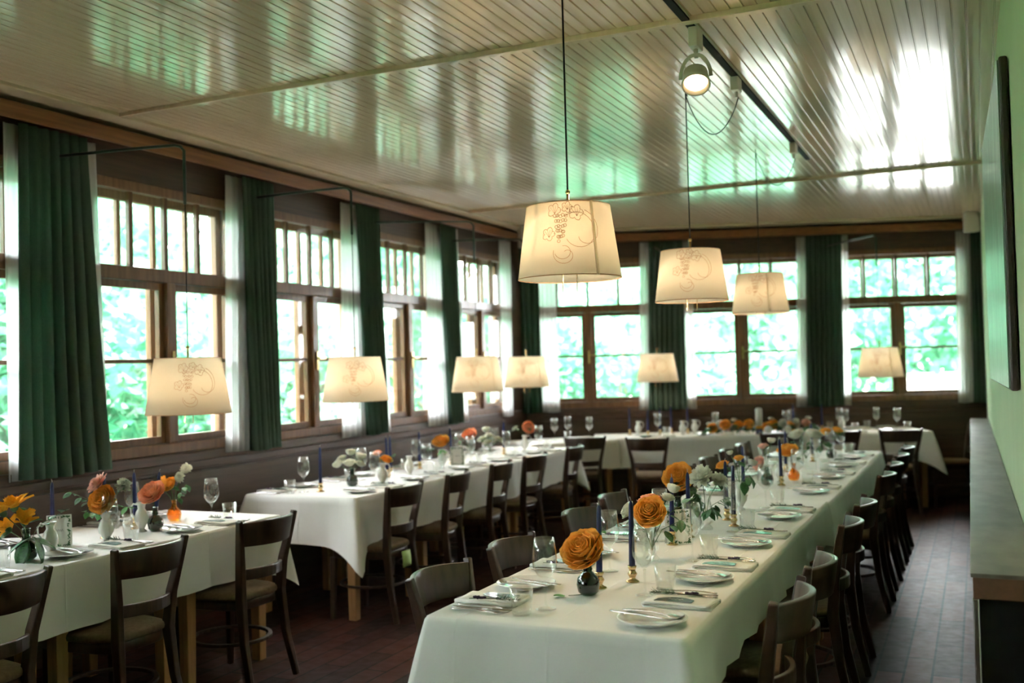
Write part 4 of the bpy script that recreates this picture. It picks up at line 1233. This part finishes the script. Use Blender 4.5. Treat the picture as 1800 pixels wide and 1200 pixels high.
F('rose', 'orange_petal', .030, -1.13, 5.22, .86, -1.215, 5.20, .985, 'small orange rose leaning left from the white pitcher', None, 1)
F('rose', 'orange_petal', .022, -1.13, 5.22, .86, -1.14, 5.26, 1.015, 'tiny orange bloom above the white pitcher', None, 1)
F('bud', 'white_petal', .016, -1.13, 5.22, .86, -1.18, 5.24, 1.04, 'tiny white bud left above the white pitcher', None, 0)
F('bud', 'white_petal', .022, -1.13, 5.22, .86, -1.07, 5.26, .99, 'white bud right above the white pitcher', None, 0)
sprig((-1.13, 5.22, .86), (-1.07, 5.20, .93), 4, 'dark leaves over the lip of the white pitcher', L=.07, droop=.9)
V(GREENV, -1.20, 6.32, 'dark green bottle vase with pale pink rose, right table', z=.7435)
F('rose', 'pink_petal', .038, -1.20, 6.32, .79, -1.245, 6.28, .885, 'pale pink rose at left of the green bottle', (-.5, -.7, .4), 1)
F('rose', 'pink_petal', .028, -1.20, 6.32, .79, -1.225, 6.36, .985, 'small upper pink rose over the green bottle', None, 1)
F('bud', 'white_petal', .024, -1.20, 6.32, .79, -1.17, 6.34, 1.02, 'white bud standing over the green bottle', None, 1)
V(AMBERV, -1.09, 6.62, 'amber round bottle vase with orange rose, right table', z=.7435)
F('rose', 'orange_petal', .056, -1.09, 6.62, .79, -1.115, 6.58, .945, 'deep cup orange rose over the amber bottle', (-.1, -.3, .9), 1)
sprig((-1.09, 6.62, .79), (-1.02, 6.68, .93), 4, 'green leaves right of the amber bottle rose', L=.05)
V(PITCH, -1.155, 6.50, 'white ceramic pitcher between green and amber bottles', 'pitcher', z=.7435, rz=-.4, s=.85)
V(FLUTEV, -1.14, 7.45, 'clear flute vase with cream roses, far right table', z=.7435)
F('rose', 'white_petal', .048, -1.14, 7.45, .80, -1.20, 7.42, .985, 'cream rose on the left over the flute vase', None, 2, leafs=.06)
F('rose', 'white_petal', .050, -1.14, 7.45, .80, -1.07, 7.42, .99, 'cream rose on the right over the flute vase', None, 2, leafs=.06)
for k in range(3): sprig((-1.14, 7.45, .80), (-1.22 + .13 * k, 7.40, .93), 5, ['left', 'middle', 'right'][k] + ' leafy sprig below the cream roses', L=.055, droop=.6)
V(GREENV, -1.05, 8.12, 'dark green bottle vase at the far end of the right table', z=.7435)
F('rose', 'orange_petal', .040, -1.05, 8.12, .79, -1.09, 8.1, .955, 'orange rose in the farthest green bottle', None, 2)
F('rose', 'orange_petal', .036, -1.05, 8.12, .79, -1.00, 8.14, .965, 'second orange rose in the farthest green bottle, right', None, 1)
sprig((-1.05, 8.12, .80), (-1.14, 8.10, .90), 5, 'leafy sprig left of the farthest green bottle', L=.05)
# white printed table card on the right table
def menu_card(x, y, rz, label, z=Z1, w=.105, h=.145):
    r = empty('table_card', (x, y, z), rz); tag(r, label, 'card', 'standing table cards')
    tl_ = Matrix.Rotation(-.16, 4, 'X')
    MB().box((-w / 2, -.0006, 0), (w / 2, .0006, h), tl_).build('card_front', 'card_white', r)
    MB().box((-w / 2, -.0006, 0), (w / 2, .0006, h), Matrix.Translation((0, .047, 0)) @ Matrix.Rotation(.17, 4, 'X')).build('card_back', 'card_white', r)
    mb = MB(); q = random.Random(3)
    for k in range(64):
        t = k / 64; s_ = t * 4
        e = int(s_); u = s_ - e
        px, pz = ((-w / 2 + .008 + (w - .016) * u, .008) if e == 0 else (w / 2 - .010, .008 + (h - .016) * u) if e == 1 else (w / 2 - .008 - (w - .016) * u, h - .008) if e == 2 else (-w / 2 + .010, h - .008 - (h - .016) * u))
        dens = .35 + .65 * (abs(px) * 2 / w) * abs(pz - h / 2) * 2 / h
        for _ in range(2):
            if q.random() > dens + .2: continue
            a = q.uniform(0, 6.3); l = q.uniform(.008, .016); cx_, cz_ = px + q.uniform(-.006, .006), pz + q.uniform(-.006, .006)
            cx_ = max(-w / 2 + .008, min(w / 2 - .008, cx_)); cz_ = max(.008, min(h - .008, cz_))
            dx, dz = math.cos(a) * l / 2, math.sin(a) * l / 2
            mb.add([(cx_ - dx, -.0012, cz_ - dz), (cx_ + dz * .45, -.0012, cz_ - dx * .45), (cx_ + dx, -.0012, cz_ + dz), (cx_ - dz * .45, -.0012, cz_ + dx * .45)], [(0, 1, 2, 3)], False, tl_)
    mb.build('leaf_border', 'leaf', r)
    mb = MB(); mb.tube([(-.018 + .0019 * k, -.0011, h * .52 + .006 * math.sin(k * 1.6) * (1 if k % 4 else .3)) for k in range(20)], .0006, 4, mat=tl_); mb.build('handwriting', 'ink', r)
    return r
menu_card(-1.16, 4.17, .55, 'white table card with printed leaf border behind the crystal vase')
menu_card(-3.80, 3.34, .75, 'white table card with green leaf border and handwriting, left table')
menu_card(-3.72, 7.06, .6, 'white table card with round grey wreath print, middle table', z=.7505)
# left table
V(GREENV, -3.67, 3.06, 'dark round vase with yellow-orange lilies at the left picture edge', s=1.15)
for k, (dx, dy, dz, R_) in enumerate(((-.10, -.03, .20, .060), (-.01, -.05, .23, .062), (.05, -.05, .17, .055), (-.13, .02, .12, .05))):
    F('lily', 'yellow_petal', R_, -3.67, 3.06, .80, -3.67 + dx, 3.06 + dy, .75 + dz, 'yellow-orange lily bloom, ' + ['upper left', 'topmost', 'right', 'lowest left'][k] + ' in the leftmost vase', None, 1, leafs=.07)
sprig((-3.67, 3.06, .80), (-3.58, 3.02, .86), 4, 'large dark leaves hanging right of the yellow lilies', L=.11, droop=1.0)
sprig((-3.67, 3.06, .80), (-3.52, 3.14, .96), 3, 'dark leaf reaching right from the lily vase', L=.07, droop=.1)
V(PITCH, -3.68, 3.19, 'white ceramic pitcher with handle beside the lily vase', 'pitcher', rz=3.57)
V(PITCH, -3.68, 3.50, 'white ceramic pitcher holding an orange rose, left table', 'pitcher', rz=.5)
F('rose', 'orange_petal', .056, -3.68, 3.50, .86, -3.675, 3.47, .955, 'full orange rose in the white pitcher, left table', (.1, -.85, .45), 1)
F('carnation', 'pink_petal', .050, -3.68, 3.50, .86, -3.72, 3.50, 1.015, 'pale blush carnation above the orange rose, left table', (-.3, -.6, .6), 0)
F('carnation', 'white_petal', .036, -3.68, 3.50, .86, -3.63, 3.56, 1.005, 'greenish white bloom right above the orange rose', (.4, -.5, .6), 1)
sprig((-3.68, 3.50, .86), (-3.82, 3.42, .99), 6, 'leafy sprig reaching left above the white pitcher', L=.045, mat='leaf')
sprig((-3.68, 3.50, .86), (-3.77, 3.44, .90), 5, 'bright leaves hanging left below the orange rose', L=.05, mat='leaf_bright', droop=.7)
sprig((-3.68, 3.50, .86), (-3.60, 3.56, 1.04), 4, 'small leaves right above the blush carnation', L=.035, mat='leaf')
V(FLUTEV, -3.63, 3.58, 'small clear vase right behind the white pitcher, left table', s=.8)
V(PITCH, -3.76, 3.80, 'white ceramic pitcher left of the dark green bottle, left table', 'pitcher', rz=3.5)
sprig((-3.76, 3.80, .86), (-3.86, 3.72, .88), 4, 'bright green leaves behind the pitcher handle', L=.05, mat='leaf_bright', droop=.4)
V(GREENV, -3.71, 3.84, 'dark green bottle vase with coral rose, left table')
F('rose', 'peach_petal', .056, -3.71, 3.84, .80, -3.715, 3.82, .945, 'coral orange rose over the dark green bottle, left table', (.05, -.7, .7), 1)
V(AMBERV, -3.86, 4.13, 'amber round bottle vase at the far end of left table')
F('rose', 'orange_petal', .046, -3.86, 4.13, .80, -3.93, 4.10, .935, 'orange rose leaning left from the amber bottle', (-.7, -.5, .3), 1)
F('rose', 'orange_petal', .034, -3.86, 4.13, .80, -3.885, 4.12, .945, 'smaller orange rose right of the leaning one', (-.1, -.7, .5), 1)
F('carnation', 'white_petal', .030, -3.86, 4.13, .80, -3.82, 4.18, 1.015, 'topmost white bloom above the amber bottle', (.4, -.6, .5), 0)
F('carnation', 'white_petal', .028, -3.86, 4.13, .80, -3.835, 4.15, .975, 'lower white bloom above the amber bottle', (.2, -.8, .3), 0)
sprig((-3.86, 4.13, .80), (-3.80, 4.16, .94), 6, 'grey-green leaves below the white blooms', L=.045, droop=.6)
# middle table
V(GREENV, -3.78, 5.68, 'dark green bottle vase with white blooms, middle table')
for k, (dx, dy, dz, R_) in enumerate(((-.10, -.02, .15, .032), (-.085, 0, .185, .030), (-.02, .02, .225, .030), (.0, -.03, .165, .036), (.05, .03, .20, .032), (.07, 0, .155, .028))):
    F('rose' if k % 2 else 'bud', 'white_petal', R_, -3.78, 5.68, .80, -3.78 + dx, 5.68 + dy, .75 + dz, 'creamy white bloom, ' + ['lowest left', 'upper left', 'topmost', 'central', 'upper right', 'lowest right'][k] + ' in the middle table bunch', None, 1, leafs=.04)
V(PITCH, -3.62, 5.80, 'white pitcher with small orange flowers, middle table', 'pitcher', rz=1)
F('rose', 'orange_petal', .034, -3.62, 5.80, .86, -3.585, 5.80, .925, 'orange rose at the right of the small white pitcher', None, 1)
F('rose', 'peach_petal', .026, -3.62, 5.80, .86, -3.66, 5.80, .965, 'small coral rose at the left above the white pitcher', None, 1)
sprig((-3.62, 5.80, .86), (-3.55, 5.84, .95), 4, 'leaves around the orange rose of the middle table', L=.04, mat='leaf_bright')
V(PITCH, -3.72, 6.32, 'white ceramic pitcher before two blue candles, middle table', 'pitcher', rz=2)
V(PITCH, -3.74, 6.84, 'white pitcher holding a flat orange rose, middle table', 'pitcher', rz=1)
F('rose', 'orange_petal', .056, -3.74, 6.84, .86, -3.74, 6.83, .965, 'broad orange rose in the white pitcher, middle table', (0, -.5, .8), 2)
sprig((-3.74, 6.84, .86), (-3.86, 6.74, .93), 5, 'leafy sprig left of the broad orange rose', L=.05)
sprig((-3.74, 6.84, .86), (-3.70, 6.78, .90), 4, 'bright leaves hanging below the broad orange rose', L=.05, mat='leaf_bright', droop=.9)
V(PITCH, -3.74, 7.16, 'white pitcher right of the table card, middle table', 'pitcher', z=.7505, rz=.6)
V(FLUTEV, -3.78, 7.42, 'clear vase with a coral rose, middle table', z=.7505, s=1.1)
F('rose', 'peach_petal', .052, -3.78, 7.42, .82, -3.785, 7.40, .975, 'coral rose over the clear vase, middle table', (0, -.6, .7), 2)
sprig((-3.78, 7.42, .80), (-3.88, 7.34, .94), 5, 'leaves left of the coral rose', L=.05)
V(CRYSV, -3.73, 7.66, 'crystal vase with a white bouquet, middle table', z=.7475, s=.8)
for k, (dx, dy, dz) in enumerate(((-.07, 0, .15), (0, -.02, .18), (.06, .02, .15), (.0, -.04, .13))):
    F('carnation', 'white_petal', .042, -3.73, 7.66, .80, -3.73 + dx, 7.66 + dy, .75 + dz, 'white carnation, ' + ['left', 'upper', 'right', 'front'][k] + ' one of the middle table bouquet', None, 1, leafs=.05)
F('bud', 'white_petal', .030, -3.73, 7.66, .80, -3.78, 7.70, .99, 'pointed white bud above the white bouquet', None, 0)
V(PITCH, -3.74, 8.40, 'white pitcher with coral rose at the far end of middle table', 'pitcher', z=.7475, rz=.5)
F('rose', 'peach_petal', .048, -3.74, 8.40, .86, -3.69, 8.38, .965, 'coral rose at the far end of the middle table', (.5, -.6, .4), 1)
F('carnation', 'white_petal', .034, -3.74, 8.40, .86, -3.82, 8.38, .945, 'pale bloom left of the far coral rose', None, 2)
# candles: (x, y, height of foot, holder?, label)
CN = [(-1.20, 3.29, 1, 'nearest blue taper candle on the right table'), (-1.125, 3.42, 1, 'second blue taper candle, left of the crystal vase'),
      (-1.19, 4.16, 1, 'blue taper candle behind the orange rose, left of two, right table'), (-1.17, 4.36, 1, 'blue taper candle in front of the ragged orange rose'),
      (-1.12, 4.87, 1, 'left one of two close blue candles by the white pitcher'), (-1.05, 4.70, 1, 'shorter right one of two close blue candles by the white pitcher'),
      (-1.24, 5.82, 1, 'blue candle before the pink roses, right table'), (-1.12, 6.35, 1, 'blue candle between pink and orange roses, right table'),
      (-1.22, 7.10, 1, 'blue candle left of the cream roses, right table'), (-1.15, 7.85, 1, 'blue candle right of the cream roses, right table'),
      (-3.75, 2.95, 1, 'blue candle at the left picture edge, left table'), (-3.93, 3.42, 1, 'blue candle behind the table card, left table'),
      (-3.79, 3.60, 1, 'blue candle left of the wine glass, left table'), (-3.86, 3.86, 1, 'tall blue candle behind the pitcher, left table'), (-3.77, 3.90, 2, 'slightly leaning blue candle, left table'),
      (-3.82, 5.38, 1, 'nearest blue candle on the middle table'), (-3.83, 6.20, 1, 'left of the candle pair, middle table'), (-3.87, 6.31, 1, 'right of the candle pair, middle table'),
      (-3.90, 6.78, 1, 'blue candle behind the broad orange rose, middle table'), (-3.84, 7.18, 1, 'tall blue candle right of the table card, middle table'), (-3.79, 8.06, 1, 'farthest blue candle on the middle table')]
for i, (x, y, k, l) in enumerate(CN):
    z = Z1 if not (x > -2 and y > 5.6) else .7435
    if x < -3 and y > 7.55: z = .7475
    HOLD.put((x, y, z), i * 1.1, 'brass holder under the ' + l.replace(' taper', '').replace('of two close', 'of two'), 'candle holder', 'brass candle holders')
    CAND.put((x, y, z + .0395), i * .7, l, 'candle', 'blue taper candles', tilt=((.03, -.10) if k == 2 else (rnd.uniform(-.02, .02), rnd.uniform(-.02, .02))))
for i, (u, v, l) in enumerate(((.06, .45, 'first from the left'), (.22, .14, 'second from the left'), (.36, .30, 'third from the left'), (.50, .50, 'fourth from the left'), (.66, .42, 'fifth from the left'), (1.72, .30, 'sixth from the left'), (2.02, .34, 'seventh from the left'))):
    z = .766 if u < 1.5 else .763
    HOLD.put(onB(u, v, z), 0, 'brass holder under the blue candle, %s on the back table' % l, 'candle holder', 'brass candle holders')
    CAND.put(onB(u, v, z + .0395), 0, 'blue taper candle, %s on the back table' % l, 'candle', 'blue taper candles on the back table')
for i, (u, v, rz) in enumerate(((.14, .34, .5), (.58, .22, .2), (.72, .34, .4), (2.22, .34, 1.8))):
    PITCH.put(onB(u, v, .766 if u < 1.5 else .763), rz, 'white pitcher on the back table, %s from the left' % ORD[i + 0].replace('nearest', 'first'), 'pitcher', 'white pitchers on the back table')
# long flower garland on the back table with a tall decorated candle
q = random.Random(12)
gar = ['first', 'second', 'third', 'fourth', 'fifth', 'sixth', 'seventh', 'eighth', 'ninth', 'tenth', 'eleventh', 'twelfth', 'thirteenth', 'fourteenth']
US = [.86, .93, 1.00, 1.07, 1.15, 1.23, 1.41, 1.49, 1.57, 1.66, 1.73, 1.80]
for i, u in enumerate(US):
    c = ['orange_petal', 'white_petal', 'orange_petal', 'pink_petal', 'orange_petal', 'orange_petal', 'orange_petal', 'orange_petal', 'white_petal', 'orange_petal', 'white_petal', 'pink_petal'][i]
    x, y, z = onB(u, .15 + .05 * math.sin(i * 2.1), .76)
    F('rose', c, .046 if c == 'orange_petal' else .036, x, y, z + .008, x + .01 * math.cos(i), y - .02, z + .075 + .035 * ((i * 7) % 3) / 2, '%s rose in the back table garland, %s from the left' % (c.split('_')[0], gar[i]), (.1 * math.sin(i * 3), -.8, .5), 1, group='roses of the back table garland', leafs=.05)
for i in range(9):
    u = .84 + .125 * i; x, y, z = onB(u, .20, .76)
    F('rose', 'white_petal', .026, x, y, z + .008, x + .01, y, z + .115 + .02 * (i % 3), 'small white bloom rising from the garland, %s from the left' % gar[i], None, 1, group='small white blooms of the back table garland')
for i in range(14):
    u = .78 + .09 * i; x, y, z = onB(u, .13, .76)
    sprig((x, y, z + .008), (x + .06 * math.cos(i * 1.7), y - .02 + .03 * math.sin(i), z + .085), 8, 'leafy sprig lying in the back table garland, %s from the left' % gar[i], 'greenery of the back table garland', L=.075, droop=.3)
x, y, z = onB(1.33, .10, .7655)
r = empty('pillar_candle', (x, y, z)); tag(r, 'tall white pillar candle with orange and blue bands at its foot', 'candle')
MB().lathe([(.0005, .085), (.034, .085), (.034, .245), (.028, .256), (.012, .262), (.0005, .262)], 24).build('wax', 'card_white', r)
MB().lathe([(.0345, .055), (.0345, .085), (.0005, .085)], 24).build('orange_band', 'orange_petal', r)
MB().lathe([(.0005, 0), (.0345, 0), (.0345, .055), (.0005, .055)], 24).build('blue_band', 'candle_wax', r)
for i, (u, l) in enumerate(((1.41, 'right beside the pillar candle'), (1.60, 'amid the right half of the garland'))):
    x, y, z = onB(u, .05, .7655)
    r = empty('round_sign', (x, y, z), aB); tag(r, 'round pale disc ornament standing ' + l, 'ornament')
    MB().lathe([(.0005, -.004), (.040, -.004), (.040, .004), (.0005, .004)], 24, Matrix.Translation((0, 0, .042)) @ Matrix.Rotation(PI / 2, 4, 'X')).build('disc', 'card_white', r)
    MB().box((-.02, -.012, 0), (.02, .012, .006)).build('disc_foot', 'leg_wood', r)

# ---------------------------------------------------------------- outdoors
mb = MB(); mb.box((-70, -40, -.75), (60, 90, -.65)); struct('ground_outside', mb, 'lawn')
mb = MB(); mb.box((-9.5, -12, -.66), (-4.9, 13.5, -.641)); struct('bounce_ground_outside', mb, 'gravel')  # unseen pale ground strip, added to bounce daylight up to the ceiling
mb = MB()
def bcorner(u, v): p = BO + tB * u + nB * v; return (p.x, p.y)
pts = [bcorner(.2, .5), bcorner(30, .5), bcorner(30, 60), bcorner(.2, 60)]
mb.add([(x, y, -.648) for x, y in pts] + [(x, y, -.64) for x, y in pts], [(3, 2, 1, 0), (4, 5, 6, 7), (0, 1, 5, 4), (1, 2, 6, 5), (2, 3, 7, 6), (3, 0, 4, 7)])
struct('path_outside', mb, 'gravel')
mb = MB(); mb.box((2.2, 17.0, -.65), (30, 17.4, 1.02), RB @ Matrix.Translation((0, 0, 0)))
o = mb.build('garden_wall', 'garden_plaster'); tag(o, 'low white garden wall glowing in daylight beyond the right back windows', 'garden wall')
LEAF = {}
def leaf_mesh(key, mat, n, rx, rz, size, seed, shell=.55):
    if key in LEAF: return LEAF[key]
    r = random.Random(seed); vs = []; fs = []
    blobs = [(Vector((r.uniform(-.65, .65) * rx, r.uniform(-.65, .65) * rx, r.uniform(-.7, .7) * rz)), r.uniform(.3, .55)) for _ in range(14)]
    for _ in range(n):
        c, br = r.choice(blobs)
        d = Vector((r.gauss(0, 1), r.gauss(0, 1), r.gauss(0, 1))).normalized() * (shell + (1 - shell) * r.random())
        p = c + Vector((d.x * rx * br, d.y * rx * br, d.z * rz * br))
        t = Vector((r.gauss(0, 1), r.gauss(0, 1), r.gauss(0, .6) - .5)).normalized()
        s_ = t.cross(Vector((r.gauss(0, 1), r.gauss(0, 1), r.gauss(0, 1)))).normalized()
        L = size * r.uniform(.6, 1.3); w = L * .34; nn = t.cross(s_) * L * .10
        o = len(vs); vs += [tuple(p), tuple(p + t * L * .45 + s_ * w + nn), tuple(p + t * L), tuple(p + t * L * .45 - s_ * w + nn)]
        fs.append((o, o + 1, o + 2, o + 3))
    me = bpy.data.meshes.new('foliage'); me.from_pydata(vs, [], fs); me.materials.append(M(mat)); me.update()
    LEAF[key] = me; return me
def tree(x, y, zc, rx, rz, label, key, mat, n=5200, size=.165, kind='broadleaf_tree', cat='tree', group='trees outside the windows', seed=1, sc=1.0):
    r = empty(kind, (x, y, -.65), rnd.uniform(0, 6)); tag(r, label, cat, group)
    me = leaf_mesh(key, mat, n, rx, rz, size, seed)
    o = bpy.data.objects.new('foliage', me); COL.objects.link(o); o.parent = r; o.location = (0, 0, zc + .65); o.scale = (sc, sc, sc)
    mb = MB(); h = zc + .65; q = random.Random(seed * 7 + int(x * 10)); pts = [(0, 0, 0), (.05, .03, h * .4), (-.04, .08, h * .8), (.03, 0, h + rz * .5)]
    mb.tube(pts, [.13 * rx / 2, .10 * rx / 2, .07 * rx / 2, .02], 8)
    for _ in range(6):
        a = q.uniform(0, 6.3); b0 = h * q.uniform(.45, .95); l = rx * q.uniform(.5, .9)
        mb.tube([(0, .05, b0), (l * .5 * math.cos(a), l * .5 * math.sin(a), b0 + rz * .2), (l * math.cos(a), l * math.sin(a), b0 + rz * .55)], [.04, .028, .01], 5)
    mb.build('trunk', 'bark', r)
    return r
TR = []
# beyond the left windows, from near to far
for i, (x, y, zc, k, sc, lab) in enumerate([
    (-8.2, 3.0, 1.4, 'a', 1.0, 'leafy tree close outside the leftmost window'),
    (-9.4, 5.6, 1.7, 'b', 1.1, 'pale leafy tree outside the window behind the left lamp'),
    (-8.4, 7.9, 1.0, 'c', .9, 'dense green bush tree outside the first full window'),
    (-10.8, 9.6, 2.1, 'a', 1.2, 'leafy tree outside the second full window'),
    (-8.8, 11.6, 1.2, 'b', 1.0, 'pale leafy tree outside the third window'),
    (-10.4, 14.2, 2.0, 'a', 1.25, 'leafy tree outside the fourth window'),
    (-7.6, 14.8, 1.0, 'c', .9, 'dense green bush tree beyond the corner of the room'),
    (-12.5, 6.8, 3.2, 'c', 1.5, 'tall dark green tree farther off beyond the left windows'),
    (-13.5, 12.0, 3.4, 'b', 1.6, 'tall pale tree farther off beyond the left windows'),
    (-9.0, -.6, 1.8, 'a', 1.3, 'leafy tree outside beyond the left edge of view'),
    (-7.9, 17.6, 1.6, 'b', 1.2, 'pale leafy tree outside the first back window'),
    (-5.6, 16.8, .8, 'a', .95, 'leafy low tree filling the first back window'),
    (-5.2, 21.5, 2.6, 'b', 1.7, 'tall pale tree beyond the first back window'),
    (-9.53, 28.65, 2, 'b', 1.7, 'pale leafy tree beyond the garden, behind the middle back window'),
    (-7.34, 30.52, 1.9, 'b', 1.7, 'pale round tree beyond the garden wall, right of middle window'),
    (-3.02, 25.71, 3.1, 'c', 1.5, 'deep green tree overhanging the garden wall, last back window'),
    (-1.73, 31.5, 4, 'c', 2, 'tall deep green tree at the far right beyond the last window'),
    (-12.0, 19.0, 3.0, 'a', 1.8, 'wide leafy tree beyond the far corner')]):
    mat = {'a': 'foliage_mid', 'b': 'foliage_pale', 'c': 'foliage_deep'}[k]
    tree(x, y, zc, 1.9, 2.0, lab, k, mat, n=8500, seed={'a': 3, 'b': 5, 'c': 9}[k], sc=sc)
